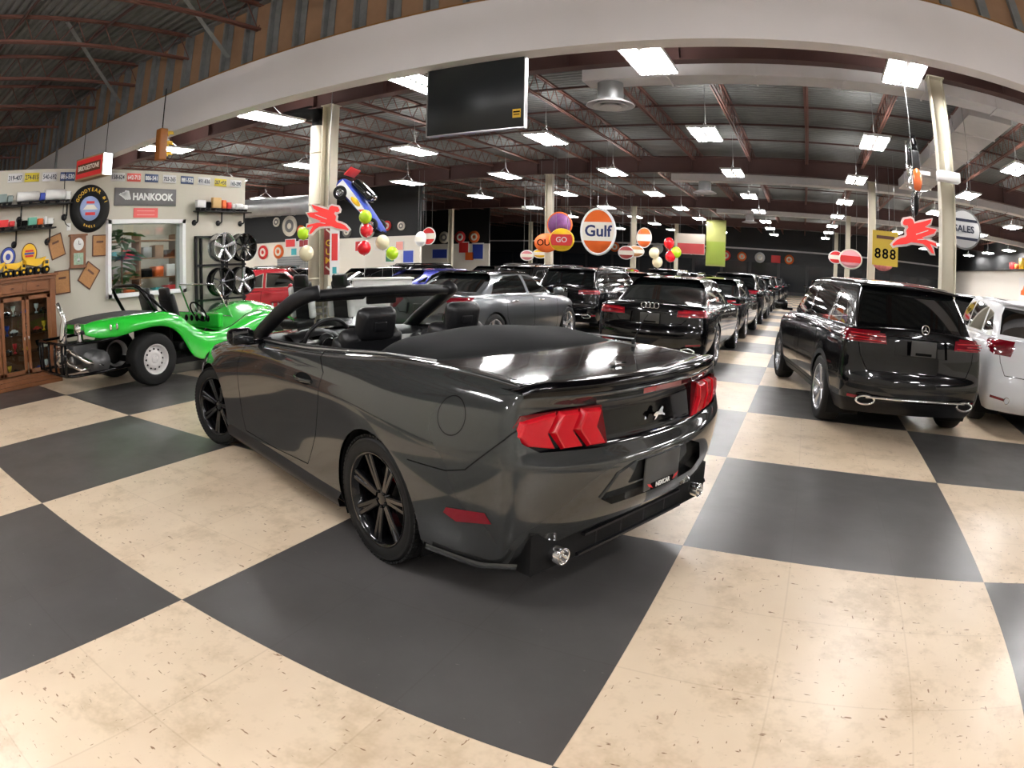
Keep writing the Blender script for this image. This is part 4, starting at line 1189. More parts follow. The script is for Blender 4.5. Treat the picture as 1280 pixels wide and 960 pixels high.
def build_cars():
    suv = closed_car('suv_car', 'black sport utility car with chrome bumper strip at the right of the aisle', (1.41, 7.43, 0), 1.775, M['black_paint'], SUV)
    star(suv, -2.33, 1.16); 
    au = closed_car('sedan_car', 'black four-door saloon with four-ring badge, nearest car of the centre row', (-1.76, 10.44, 0), 1.56, M['black_paint'], SEDAN)
    rings(au, -2.455, .995)
    C = dict(SEDAN); C.update(hw=.90, xr=-2.30, xf=2.22, ax=1.40, H=1.42, zd=1.03, zb=.98, rw=.57, cab=((-1.85, 1.15), (-.95, .30)),
        lamp=[(.62, .80), (.42, .95), (.50, .985), (.90, .99), (.90, .95), (.74, .80)], lampside=[(-2.25, .90), (-2.25, .985), (-1.90, .985), (-2.02, .93)], lampbar=None, doors=(-1.02, -.05, .88), handles=(-.78, .18),
        win=[[(-1.30, 1.02), (-1.12, 1.20), (-.70, 1.315), (-.13, 1.34), (-.13, 1.0)], [(-.05, 1.0), (-.05, 1.34), (.32, 1.29), (.88, 1.01)]],
        rglass=[(-.62, 1.06), (.62, 1.06), (.56, 1.18), (.48, 1.33), (-.48, 1.33), (-.56, 1.18)], wheel='five', chrome_handle=True, roofmat=M['gloss_black'])
    closed_car('sedan_car', 'steel grey four-door saloon with chrome window trim, seen over the convertible boot', (-5.12, 9.25, 0), 1.50, M['silver_paint'], C)
    Q = dict(SUV); Q.update(H=1.54, zb=1.04, zd=1.08, hw=.92, clad=None, rails=2, lamp=[(.40, .90), (.40, .99), (.93, 1.02), (.93, .92)], lampside=[(-2.3, .92), (-2.3, 1.01), (-1.98, 1.0), (-2.05, .95)], lampbar=[(.42, .975, .85, .985), (.42, .92, .85, .925)],
        win=[[(-1.16, 1.08), (-1.16, 1.39), (-.62, 1.44), (-.17, 1.445), (-.17, 1.07)], [(-.11, 1.07), (-.11, 1.445), (.45, 1.38), (1.02, 1.08)], [(-1.78, 1.13), (-1.24, 1.09), (-1.24, 1.375), (-1.55, 1.34)]],
        rglass=[(-.68, 1.11), (.68, 1.11), (.62, 1.30), (.56, 1.41), (-.56, 1.41), (-.62, 1.30)], pz=.86)
    q5 = closed_car('wagon_car', 'black estate car with four-ring badge between the grey saloon and the black saloon', (-4.75, 14.3, 0), 1.52, M['black_paint'], Q)
    rings(q5, -2.32, 1.0)
    W = dict(SUV); W.update(clad=None, lamp=[(.55, .93), (.50, 1.03), (.94, 1.13), (.94, 1.0), (.80, .93)], lampside=[(-2.30, .97), (-2.30, 1.12), (-1.90, 1.10), (-2.0, 1.0)], exh='round', strip=None, rails=None, lampbar=None)
    closed_car('hatchback_car', 'white crossover car cut off by the picture edge, right of the black sport utility car', (4.10, 8.35, 0), 1.49, M['white_paint'], W)
    o = dup(au, (0, 0, 0))
    # the centre row running away down the aisle
    row = [(au, -1.72, 15.6, 'second'), (suv, -1.66, 20.8, 'third'), (au, -1.70, 26.0, 'fourth'), (q5, -1.66, 31.2, 'fifth'), (suv, -1.62, 36.4, 'sixth'), (au, -1.62, 41.6, 'seventh'), (q5, -1.6, 46.8, 'eighth'), (au, -1.6, 52.0, 'ninth')]
    COL.objects.unlink(o) if False else None
    for ch in list(o.children_recursive): bpy.data.objects.remove(ch)
    bpy.data.objects.remove(o)
    for i, (src, x, y, nm) in enumerate(row):
        dup(src, (x, y, 0), 1.565+.01*((i % 3)-1), 'black car, %s from the front in the row left of the aisle' % nm, 'cars of the centre row')
    for i, (src, x, y, nm) in enumerate([(au, 1.95, 13.0, 'directly in front of the black sport utility car'), (q5, 2.0, 18.3, 'two places ahead of the black sport utility car'), (suv, 2.0, 23.6, 'three places ahead of the black sport utility car'), (au, 1.9, 29.0, 'four places ahead of the sport utility car'), (q5, 1.9, 34.4, 'five places ahead of the sport utility car'), (suv, 1.8, 40.0, 'six places ahead of the sport utility car'), (au, 1.8, 46.0, 'last of the row ahead of the sport utility car')]):
        dup(src, (x, y, 0), 1.58, 'black car parked '+nm, 'cars of the right row')
    for i, (src, x, y, rz, nm, sc) in enumerate([(au, -5.0, 19.7, 1.55, 'behind the black estate car', 1), (suv, -5.0, 25.0, 1.55, 'two places behind the black estate car', 1), (q5, -5.1, 30.5, 1.55, 'three places behind the black estate car', 1), (au, -5.2, 36.0, 1.55, 'four places behind the estate car', 1),
            (q5, -8.1, 18.6, 1.4, 'left of the cream column', 1), (au, -8.4, 24.2, 1.5, 'behind the blue car', 1), (suv, -8.6, 29.8, 1.5, 'far behind the blue car', 1), (au, -12.6, 15.6, 1.2, 'left of the blue car', 1), (q5, -13.6, 20.0, 1.3, 'before the white display wall', 1),
            (au, -16.6, 16.0, 1.2, 'behind the red rounded car', 1), (suv, -12.4, 27.0, 1.5, 'before the gallery wall', 1), (au, -16.0, 30.0, 1.5, 'beside the gallery wall', 1), (q5, -20.0, 18.0, 1.0, 'under the round signs at the left', 1),
            (suv, 4.4, 13.6, 1.6, 'behind the right-hand column', 1), (q5, 7.6, 10.2, 1.6, 'before the display wall on the right', 1), (au, 8.6, 17.0, 1.6, 'second before the right display wall', 1), (suv, 5.4, 20.5, 1.6, 'far behind the right-hand column', 1), (au, 11.6, 14.0, 1.6, 'closest to the right display wall', 1), (q5, 11.5, 21.0, 1.6, 'far along the right display wall', 1)]):
        dup(src, (x, y, 0), rz, 'black car parked '+nm, 'other parked cars')
    B = dict(SEDAN); B.update(H=1.42, rails=None)
    closed_car('coupe_car', 'blue-roofed car showing above the convertible windscreen', (-8.9, 13.4, 0), 1.25, M['blue_paint'], B)
    SI = dict(Q); SI.update(strip=None, exh='round')
    closed_car('hatchback_car', 'silver hatchback standing between the black sport utility car and the white car', (4.35, 12.9-2.6+1.9, 0), 1.62, M['silver_paint'], SI) if False else None
build_cars()
# ---------------------------------------------------------------- things on and along the left wall
WX = -9.4
L_ = {}
L_['oak'] = pm('reddish oak', (.20, .075, .028), .35, coat=.3, noise=.25, nscale=9)
L_['oak_dark'] = pm('dark oak', (.10, .035, .015), .4, noise=.2, nscale=9)
L_['cork'] = pm('cork', (.42, .21, .085), .85, noise=.25, nscale=40)
L_['steel_black'] = pm('black pipe', (.012, .012, .013), .4, .5)
L_['yellow'] = pm('toy yellow', (.80, .48, .02), .4)
L_['cream'] = pm('cream print', (.72, .68, .58), .5)
L_['blue'] = pm('sign blue', (.03, .06, .35), .45)
L_['grey_sign'] = pm('grey sign', (.17, .165, .165), .5)
L_['plate_w'] = pm('white plate', (.62, .62, .62), .4)
L_['plate_y'] = pm('yellow plate', (.62, .50, .04), .4)
L_['plate_b'] = pm('navy plate', (.07, .10, .20), .4)
L_['plate_r'] = pm('red plate', (.70, .12, .10), .4)
L_['ink'] = pm('dark ink', (.02, .025, .05), .5)
L_['ltbox'] = pm('lit white sign face', (1, 1, 1), .5, emit=2.2)
L_['orange'] = pm('sign orange', (.72, .13, .02), .45)
L_['lime'] = pm('lime balloon', (.45, .72, .02), .25, coat=.5)
L_['bred'] = pm('red balloon', (.75, .01, .02), .22, coat=.5)
L_['bcream'] = pm('cream balloon', (.82, .74, .50), .25, coat=.5)
L_['leaf'] = pm('leaf green', (.05, .16, .03), .45)
L_['teal'] = pm('teal print', (.05, .35, .38), .5)
L_['green_sign'] = pm('deep green', (.02, .12, .05), .5)
L_['wood'] = pm('timber', (.25, .13, .06), .6)

def plate(y, z, mat, ink, txt, idx, near):
    lab = '%s licence plate reading %s on top edge of the left wall' % (mat, txt)
    t = thing('licence_plate', lab, 'licence plate', (WX+.012, y, z), 0, 'licence plates along the wall top')
    b = MB(); b.rbox((0, 0, 0), (.006, .295, .145), .003, n=1); b.build('plate_blank', L_['plate_'+{'white': 'w', 'yellow': 'y', 'navy': 'b', 'red': 'r'}[mat]], t)
    lettering(txt, .105, (.004, 0, -.005), (0, 1, 0), (0, 0, 1), ink, t, 'plate_number', .001, .002, .78)
def build_plates():
    data = [('white', '319-407'), ('yellow', '274-815'), ('white', '540-692'), ('navy', '886-530'), ('white', '158-624'), ('red', '642-713'), ('navy', '886-541'), ('white', '703-265'), ('navy', '881-532'), ('white', '491-836'), ('yellow', '207-458'), ('white', '165-290')]
    ys = [1.66, 2.0, 2.36, 2.72, 3.76, 4.10, 4.48, 4.88, 5.28, 5.68, 6.08, 6.46]
    for i, ((c, t), y) in enumerate(zip(data, ys)):
        plate(y, 3.19, c, M['white'] if c in ('navy', 'red') else L_['ink'], t, i, 0)
build_plates()

def wall_disc(name, label, cat, x, y, z, r, mat, rz=1.0, ring=None, facing='x'):
    t = thing(name, label, cat, (x, y, z))
    b = MB(); b.lathe([(0, 0), (r, 0), (r, .02), (r*.9, .024), (0, .024)], axis='x', n=32)
    if rz != 1: b.v = [(v[0], v[1], v[2]*rz) for v in b.v]
    b.build('face', mat, t)
    if ring:
        b = MB(); b.tube([(.022, r*.97*math.cos(a), r*.97*rz*math.sin(a)) for a in [2*PI*i/36 for i in range(36)]], .008, 6, closed=True); b.build('rim', ring, t)
    return t
def arctext(txt, R, a0, step, size, mat, parent, x, flip=1):
    for i, ch in enumerate(txt):
        if ch == ' ': continue
        a = a0-step*i*flip
        O = (x, R*math.cos(a)*1.0, R*math.sin(a)); 
        U = Vector((0, math.sin(a), -math.cos(a)))*flip; V = Vector((0, math.cos(a), math.sin(a)))*flip
        lettering(ch, size, O, U, V, mat, parent, 'lettering', .002, .001)
def build_left():
    # tyre clock
    t = thing('tyre_sign', 'round black tyre sign with yellow lettering and blue and red centre, left wall', 'sign', (WX+.01, 3.20, 2.65))
    b = MB(); b.lathe([(.20, .02), (.22, .06), (.28, .085), (.34, .085), (.385, .06), (.40, .02), (.40, 0), (.20, 0)], axis='x', n=48, caps=False); b.build('tyre', M['rubber'], t)
    b = MB(); b.lathe([(0, .045), (.20, .045), (.21, .02)], axis='x', n=36, caps=False); f = b.build('sign_face', pm('pale blue print', (.30, .38, .62), .4), t)
    for z, m in ((.10, M['red']), (-.10, M['red'])):
        lettering('GOOD DEAL' if z > 0 else 'TIRES', .06, (.048, 0, z), (0, 1, 0), (0, 0, 1), m, f, 'lettering', .002, .001) if False else None
    b = MB(); b.prism([(-.15, -.02), (-.07, .06), (.07, .06), (.15, -.02)], (.047, 0, 0), (0, 1, 0), (0, 0, 1), (1, 0, 0), .003); b.build('car_print', L_['cream'], f)
    b = MB(); b.box((.047, 0, -.09), (.004, .20, .05)); b.box((.047, 0, .10), (.004, .16, .04)); b.build('red_print', M['red'], f)
    arctext('GOODYEAR #1', .305, PI*.86, .235, .085, L_['yellow'], t, .088)
    arctext('EAGLE', .305, -PI*.64, .17, .05, L_['yellow'], t, .088, -1)
    # grey tyre maker sign
    t = thing('wall_sign', 'wide grey sign with white lettering above the office window', 'sign', (WX+.012, 4.37, 2.85))
    b = MB(); b.rbox((0, 0, 0), (.02, 1.33, .31), .004, n=1); b.build('sign_board', L_['grey_sign'], t)
    lettering('HANKOOK', .17, (.012, .15, -.002), (0, 1, 0), (0, 0, 1), M['white'], t, 'lettering', .002, .006, 1.0)
    b = MB()
    for k, (a, c) in enumerate(((0, .0), (.05, .02), (.10, .05))): b.prism([(-.58+a, .03+c*.6), (-.53+a, .01+c*.6), (-.43+a*.8, -.06), (-.40+a*.8, -.04), (-.47+a, .05+c), (-.545+a, .06+c)], (.011, 0, 0), (0, 1, 0), (0, 0, 1), (1, 0, 0), .004)
    b.build('sign_mark', M['white'], t)
    t = thing('notice', 'small red notice with two lines under the wide grey sign', 'sign', (WX+.01, 4.38, 2.57))
    b = MB(); b.box((0, 0, 0), (.01, .52, .17)); b.build('notice_board', pm('pinkish red', (.72, .11, .10), .5), t)
    for z in (.035, -.035):
        b = MB(); b.box((.006, 0, z), (.002, .38, .012)); b.build('notice_line', pm('pale red', (.8, .35, .3), .5), t)
    # lit box sign hanging from the wall top
    t = thing('box_sign', 'red and cream tyre brand light box hanging at the wall top', 'sign', (WX+.46, 3.02, 3.08), 0)
    t.rotation_euler = (0, 0, -1.30)
    b = MB(); b.rbox((0, 0, .18), (.20, .74, .36), .008, n=1); b.build('box_frame', pm('tan frame', (.30, .19, .10), .5), t)
    b = MB(); b.box((.104, 0, .18), (.006, .68, .30)); b.build('sign_face', M['red'], t)
    b = MB(); b.box((.109, 0, .18), (.005, .62, .15)); b.build('sign_panel', L_['oak_dark'], t)
    lettering('BRIDGESTONE', .105, (.113, 0, .18), (0, 1, 0), (0, 0, 1), L_['cream'], t, 'lettering', .001, .002, .82)
    b = MB(); b.box((0, .374, .18), (.19, .012, .34)); b.build('lit_end', L_['ltbox'], t, label='bright white lit end panel')
    b = MB(); b.tube([(0, -.3, .36), (0, -.3, .9)], .006, 6); b.tube([(0, .3, .36), (0, .3, 1.0)], .006, 6); b.build('hanger', M['black_plastic'], t)
    # cork boards
    for (y, z, a, w, h, lab) in ((2.56, 2.06, .30, .27, .36, 'tilted cork board left of the wall clock'), (3.43, 2.03, .0, .28, .34, 'straight cork board right of the wall clock'), (3.21, 1.55, -.62, .28, .36, 'strongly tilted cork board below the wall clock'), (2.68, 1.48, .04, .29, .36, 'cork board just above the oak cabinet corner')):
        t = thing('cork_board', lab+' on the left wall', 'notice board', (WX+.01, y, z), 0); t.rotation_euler = (a, 0, 0)
        b = MB(); b.box((0, 0, 0), (.012, w-.02, h-.02)); b.build('cork', L_['cork'], t)
        for k, (c, d) in enumerate((((0, 0, h/2), (.02, w+.01, .018)), ((0, 0, -h/2), (.02, w+.01, .018)), ((0, w/2, 0), (.02, .018, h)), ((0, -w/2, 0), (.02, .018, h)))):
            b = MB(); b.box(c, d); b.build('frame_bar', L_['oak_dark'], t)
        b = MB(); b.box((.007, .0, h*.18), (.003, w*.5, .035)); b.build('motto', L_['oak_dark'], t)
    # pendulum clock
    t = thing('wall_clock', 'tall oak wall clock with white dial on the left wall', 'clock', (WX+.01, 2.97, 1.68))
    b = MB(); b.box((.04, 0, .27), (.08, .29, .50)); b.box((.045, 0, .535), (.11, .34, .03)); b.box((.045, 0, .01), (.10, .32, .02)); b.build('case', L_['oak'], t)
    b = MB(); b.lathe([(0, .085), (.095, .085), (.105, .078)], axis='x', n=28, caps=False, c=(0, 0, .385)); d = b.build('dial', M['white'], t)
    b = MB(); b.box((.088, .0, .415), (.003, .008, .06)); b.box((.088, .02, .385), (.003, .045, .008)); b.build('hand', M['gap'], d)
    b = MB(); b.box((.082, 0, .15), (.004, .19, .19)); b.build('lower_pane', pm('clock print', (.30, .42, .30), .3, noise=.6, nscale=30), t)
    b = MB(); b.cyl((.086, 0, .24), (.086, 0, .16), .004, 6); b.ell((.088, 0, .13), (.008, .03, .03)); b.build('pendulum', M['brushed'], t)
    # round things by the cabinet
    t = wall_disc('oval_sign', 'yellow oval sign with red and blue print above the oak cabinet', 'sign', WX+.01, 2.02, 1.98, .15, L_['yellow'], 1.08, L_['oak_dark'])
    for (z, w, m) in ((.04, .16, M['red']), (0, .19, L_['blue']), (-.04, .16, M['red'])):
        b = MB(); b.box((.028, 0, z), (.006, w, .03)); b.build('print_band', m, t)
    t = wall_disc('dish', 'round blue plate above the oak cabinet at the picture edge', 'plate', WX+.01, 1.60, 1.96, .15, L_['blue'], 1.0, L_['ink'])
    b = MB(); b.lathe([(.05, .03), (.10, .03)], axis='x', n=20, caps=False); b.build('plate_ring', L_['cream'], t)
    # socket with cable
    t = thing('wall_socket', 'white wall socket with a cable hanging under the tyre sign', 'socket', (WX+.01, 2.80, 2.36))
    b = MB(); b.rbox((0, 0, 0), (.02, .08, .12), .006); b.build('cover', M['white'], t)
    b = MB(); b.tube([(.02, 0, 0), (.03, -.08, .05), (.015, -.13, .2), (.015, -.13, .55), (.02, -.14, .9)], .007, 6); b.build('cable', M['black_plastic'], t)
    # pipe shelves and toy trucks
    def shelf(lab, y0, y1, z, br):
        t = thing('pipe_shelf', lab, 'shelf', (WX, (y0+y1)/2, z)); yc = (y0+y1)/2
        b = MB(); b.rbox((.14, 0, -.012), (.22, y1-y0, .022), .004, n=1); b.build('board', L_['oak_dark'] if False else L_['steel_black'], t)
        for y in br:
            b = MB(); b.lathe([(0, .0), (.055, .0), (.055, .014), (.02, .02)], axis='x', n=20, c=(0, y-yc, -.22)); b.tube([(0, y-yc, -.22), (.10, y-yc, -.22), (.125, y-yc, -.20), (.13, y-yc, -.02)], .016, 8); b.build('bracket', L_['steel_black'], t)
    shelf('upper black pipe shelf holding tanker truck models', .9, 2.76, 2.74, (.95, 1.80, 2.70))
    shelf('lower black pipe shelf holding small truck models', .9, 2.46, 2.36, (.95, 1.72, 2.38))
    shelf('black pipe shelf with model trucks above the wheel rack', 5.42, 6.70, 2.62, (5.47, 6.04, 6.60))
    def truck(lab, y, z, L, body, cab, tank=False, h=.13, cat='model truck'):
        t = thing('toy_truck', lab, cat, (WX+.14, y, z), 0)
        nw = max(3, int(L/.16))
        for k in range(nw):
            yy = -L/2+.05+(L-.10)*k/(nw-1)
            b = MB(); b.cyl((-.045, yy, .024), (.045, yy, .024), .024, 12); b.build('wheel', M['rubber'], t)
        b = MB(); b.box((0, 0, .042), (.05, L-.02, .012)); b.build('chassis', M['black_plastic'], t)
        b = MB()
        if tank: b.cyl((0, -L/2, .05+h/2), (0, L/2-.13, .05+h/2), h/2, 16)
        else: b.rbox((0, -.06, .05+h/2), (.085, L-.14, h), .008)
        b.build('load_body', body, t)
        b = MB(); b.rbox((0, L/2-.055, .05+h*.4), (.085, .10, h*.8), .015); cb = b.build('cab', cab, t)
        b = MB(); b.box((0, L/2-.004, .05+h*.55), (.07, .006, h*.25)); b.build('cab_window', M['glass_dark'], cb)
    W_ = M['white']; R_ = M['red']; G_ = pm('toy green', (.12, .38, .28), .4); TN = pm('toy tan', (.60, .38, .15), .5); GR = pm('toy grey', (.20, .25, .24), .5)
    truck('small grey model truck at the left end of the upper shelf', 1.45, 2.742, .32, GR, GR)
    truck('white tanker model on the upper pipe shelf', 1.97, 2.742, .55, W_, L_['blue'], True, .15)
    truck('white and orange trailer model on the upper pipe shelf', 2.50, 2.742, .50, W_, W_, True, .17)
    truck('red model lorry on the lower pipe shelf', 1.45, 2.362, .45, R_, R_, h=.11)
    truck('dark model pickup on the lower pipe shelf', 1.82, 2.362, .20, M['gap'], M['gap'], h=.10)
    truck('green and orange model lorry on the lower pipe shelf', 2.08, 2.362, .30, G_, L_['orange'], h=.12)
    truck('white model van at the end of the lower pipe shelf', 2.34, 2.362, .18, W_, W_, h=.12)
    truck('white model lorry with black cab above the wheel rack', 5.58, 2.622, .34, W_, M['gap'], h=.14)
    truck('orange model locomotive truck above the wheel rack', 5.95, 2.622, .34, TN, L_['orange'], h=.20)
    truck('red and white model lorry above the wheel rack', 6.25, 2.622, .24, R_, W_, h=.12)
    truck('white model tanker above the wheel rack', 6.52, 2.622, .28, W_, W_, True, .11)
    # yellow dump trucks on the cabinet
    def dumper(lab, y, s, rz):
        t = thing('toy_dump_truck', lab, 'toy truck', (-9.13, y, 1.642), rz); t.scale = (s, s, s)
        for yy in (-.15, .0, .16):
            for sx in (-1, 1):
                b = MB(); b.lathe([(0, -.03), (.055, -.03), (.06, 0), (.055, .03), (.03, .032), (.028, .02), (0, .02)], axis='x', n=16, c=(sx*.075, yy, .06)); b.build('wheel', M['rubber'], t)
                b = MB(); b.cyl((sx*.10, yy, .06), (sx*.112, yy, .06), .024, 10); b.build('hub', L_['yellow'], t)
        b = MB(); b.box((0, 0, .085), (.08, .44, .03)); b.build('chassis', M['gap'], t)
        b = MB(); P = [(-.02, .12), (-.22, .16), (-.26, .24), (.06, .235), (.14, .26), (.15, .245), (.06, .15)]
        b.prism(P, (-.09, 0, 0), (0, 1, 0), (0, 0, 1), (1, 0, 0), .18); b.build('dump_bed', L_['yellow'], t)
        b = MB(); b.rbox((0, .165, .155), (.13, .10, .12), .01); c = b.build('cab', L_['yellow'], t)
        b = MB(); b.box((0, .217, .175), (.11, .006, .05)); b.box((.067, .17, .175), (.004, .06, .05)); b.build('cab_window', M['glass_dark'], c)
    dumper('yellow toy dump truck nearest the cabinet corner', 2.08, 1.0, 0)
    dumper('middle yellow toy truck on the oak cabinet', 1.67, .85, .1)
    dumper('yellow toy truck on the cabinet at the picture edge', 1.33, .9, -.1)
    # oak display cabinet
    t = thing('display_cabinet', 'oak display cabinet with glass doors against the left wall', 'cabinet', (-9.14, 1.30, 0))
    H = 1.64; D = .46; Lh = 1.03
    b = MB()
    b.box((-D/2+.012, 0, H/2), (.02, 2*Lh, H-.1)); b.box((0, Lh-.02, H/2), (D, .04, H-.06)); b.box((0, -Lh+.02, H/2), (D, .04, H-.06)); b.box((0, 0, .10), (D, 2*Lh, .16)); b.box((0, 0, H-.16), (D, 2*Lh, .22)); 
    for y in (Lh-.04, -Lh+.04): b.box((D/2, y, .8), (.05, .10, 1.55))
    b.build('carcass', L_['oak'], t, bevel=.004)
    b = MB(); b.box((.02, 0, H-.02), (D+.12, 2*Lh+.10, .04)); b.box((.01, 0, H-.06), (D+.06, 2*Lh+.05, .05)); b.build('cornice', L_['oak'], t, bevel=.008)
    b = MB(); b.box((.02, 0, .03), (D+.10, 2*Lh+.08, .06)); b.box((.01, 0, .09), (D+.05, 2*Lh+.04, .07)); b.build('plinth', L_['oak'], t, bevel=.008)
    for y in (-.62, -.08, .42) if False else (-.70, -.18, .34, .78):
        pass
    for k in range(4):
        y = -.715+.475*k+.0
        if True:
            b = MB(); b.box((D/2+.015, y, H-.17), (.02, .40, .13)); dr = b.build('drawer', L_['oak'], t, bevel=.006)
            b = MB(); b.ell((D/2+.035, y, H-.17), (.012, .03, .010)); b.build('drawer_knob', L_['oak_dark'], dr)
            d = bpy.data.objects.new('door', None); COL.objects.link(d); d.parent = t
            z0, z1 = .20, 1.34; w = .455
            b = MB()
            for yy in (y-w/2+.03, y+w/2-.03): b.box((D/2+.012, yy, (z0+z1)/2), (.024, .06, z1-z0))
            for zz in (z0+.03, z1-.03): b.box((D/2+.012, y, zz), (.024, w, .06))
            b.build('door_frame', L_['oak'], d, bevel=.004)
            b = MB(); b.box((D/2+.010, y, (z0+z1)/2), (.005, w-.10, z1-z0-.10)); b.build('glass_pane', M['glass'], d)
            b = MB(); b.ell((D/2+.035, y+(w/2-.03)*(1 if k % 2 == 0 else -1), .72), (.012, .01, .025)); b.build('door_knob', M['brushed'], d)
    for z in (.50, .78, 1.06):
        b = MB(); b.box((0, 0, z), (D-.06, 2*Lh-.1, .012)); b.build('glass_shelf', M['glass'], t)
    k = 0
    cols = [('silver', M['chrome']), ('cream', L_['cream']), ('red', M['red']), ('blue', L_['blue']), ('gold', L_['yellow']), ('white', M['white']), ('black', M['gap'])]
    for zi, z in enumerate((.19, .507, .787, 1.067)):
        for yi in range(7):
            y = 1.02+1.15*yi/6+.03*((yi*7+zi*3) % 3); nm, mt = cols[(yi*2+zi*3) % 7]
            c = thing('model_car' if (yi+zi) % 2 else 'trophy_cup', '%s %s on the %s shelf of the oak cabinet, %s' % (nm, 'model car' if (yi+zi) % 2 else 'cup', ('bottom', 'second', 'third', 'top')[zi], ('far left', 'left', 'centre left', 'centre', 'centre right', 'right', 'right end')[yi]), 'model car' if (yi+zi) % 2 else 'cup', (-9.12, y+.02, z))
            b = MB()
            if (yi+zi) % 2:
                b.rbox((0, 0, .035), (.06, .15, .03), .012); b.rbox((0, -.005, .058), (.05, .075, .025), .012); b.build('shell', mt, c)
                b = MB()
                for s in (-1, 1):
                    for yy in (-.045, .045): b.cyl((s*.022, yy, .016), (s*.034, yy, .016), .016, 10)
                b.build('wheel', M['rubber'], c)
            else:
                b.lathe([(0, 0), (.03, 0), (.028, .01), (.008, .02), (.008, .05), (.035, .08), (.045, .14), (.04, .14), (.03, .085), (0, .07)], n=18, caps=False); b.build('cup', mt, c)
    # rack of display wheels
    t = thing('wheel_rack', 'black steel rack fixed to the left wall end holding six rims', 'rack', (WX+.05, 6.10, 0))
    for y in (-.62, -.50, .02, .12, .55):
        b = MB(); b.box((0, y, 1.14), (.05, .04, 2.02)); b.build('upright', L_['steel_black'], t)
    for z in (2.13, 1.60, .95, .30, .17):
        b = MB(); b.box((.02, -.03, z), (.05, 1.22, .04)); b.build('cross_bar', L_['steel_black'], t)
    b = MB(); b.box((.10, 0, .14), (.3, 1.3, .04)); b.build('foot_plate', L_['steel_black'], t)
    def disp(lab, y, z, style, mat, R=.27, mat2=None):
        t = thing('alloy_wheel', lab, 'wheel rim', (WX+.22, y, z), -PI/2)
        b = MB(); h = .11
        b.lathe([(R, h-.01), (R+.005, h), (R-.012, h-.004), (R-.03, h-.04), (R-.035, -h+.02), (R, -h)], axis='y', n=40, caps=False)
        b.lathe([(R, -h), (R-.02, -h+.03), (R-.02, h-.03), (R, h-.01)], axis='y', n=40, caps=False)
        b.build('barrel', mat2 or mat, t)
        b = MB()
        n = {'five': 5, 'seven': 7, 'multi': 10, 'fivetwin': 5}[style]
        for i in range(n):
            a = 2*PI*i/n+.3
            if style == 'five': spoke(b, a, .03, R-.01, .024, .038, h-.05, h-.015, .03)
            elif style == 'fivetwin':
                for s in (-1, 1): spoke(b, a+s*.12, .04, R-.01, .012, .013, h-.05, h-.015, .025)
            else: spoke(b, a, .04, R-.01, .013, .013, h-.05, h-.015, .025)
        b.lathe([(0, h-.03), (.03, h-.03), (.055, h-.045), (.06, h-.08)], axis='y', n=24, caps=False)
        b.build('spokes', mat, t)
    disp('silver five-spoke rim at the top left of the wheel rack', 5.98, 1.93, 'five', M['rim_silver'])
    disp('black rim at the top right of the wheel rack', 6.50, 1.93, 'multi', M['rim_black'])
    disp('dark multi-spoke rim in the middle left of the wheel rack', 5.95, 1.28, 'seven', M['rim_grey'], mat2=M['rim_black'])
    disp('polished five-spoke rim with black barrel in the middle right of the rack', 6.46, 1.28, 'five', M['rim_silver'], mat2=M['rim_black'])
    disp('silver rim at the bottom left of the wheel rack', 5.93, .62, 'fivetwin', M['rim_silver'])
    disp('silver many-spoke rim at the bottom right of the wheel rack', 6.44, .62, 'multi', M['rim_silver'])
    # office beyond the window
    t = thing('potted_plant', 'tall leafy plant behind the office window', 'plant', (-10.15, 4.25, 0))
    b = MB(); b.lathe([(0, 0), (.16, 0), (.2, .35), (.18, .35), (.15, .30), (0, .30)], n=20, caps=False); b.build('pot', L_['oak_dark'], t)
    b = MB(); b.tube([(0, 0, .3), (.03, .02, 1.2), (0, .05, 2.2)], .02, 6); b.build('stem', L_['wood'], t)
    b = MB(); rnd = random.Random(3)
    for k in range(70):
        z = .9+1.45*rnd.random(); a = rnd.random()*2*PI; L = .22+.2*rnd.random(); w = .05+.03*rnd.random(); dz = rnd.uniform(-.25, .2)
        d = Vector((math.cos(a), math.sin(a), dz)); sd = Vector((-math.sin(a), math.cos(a), 0)); o = Vector((0, .03, z))
        L *= 1.4; w *= 1.5; b.add([o, o+d*L*.4+sd*w, o+d*L*.75+sd*w*.7+Vector((0, 0, -.02)), o+d*L+Vector((0, 0, -.08)), o+d*L*.75-sd*w*.7+Vector((0, 0, -.02)), o+d*L*.4-sd*w], [(0, 1, 2, 3), (0, 3, 4, 5)], 0)
    b.build('foliage', L_['leaf'], t)
    t = thing('storage_shelves', 'open timber shelves with boxes behind the office window', 'shelves', (-12.6, 6.0, 0))
    for z in (.5, .95, 1.4, 1.85, 2.25):
        b = MB(); b.box((0, 0, z), (.4, 2.2, .03)); b.build('shelf_board', L_['wood'], t)
    for y in (-1.08, 0, 1.08):
        b = MB(); b.box((0, y, 1.2), (.4, .04, 2.4)); b.build('side_board', L_['wood'], t)
    o = thing('office_fill_light', 'low white fill light panel added inside the office', 'ceiling light', (-11.4, 4.3, 3.2)); MB().box((0, 0, .02), (1.2, .3, .04)).build('housing', E5['fix'], o); MB().box((0, 0, -.005), (1.1, .2, .01)).build('diffuser', pm('office fill glow', (1, .97, .93), .5, emit=16), o)  # unseen panel below the wall top, added to brighten the office
    cl = [('orange', L_['orange']), ('grey', E5['galv']), ('white', M['white']), ('brown', L_['wood']), ('teal', L_['teal']), ('black', M['gap']), ('red', M['red'])]
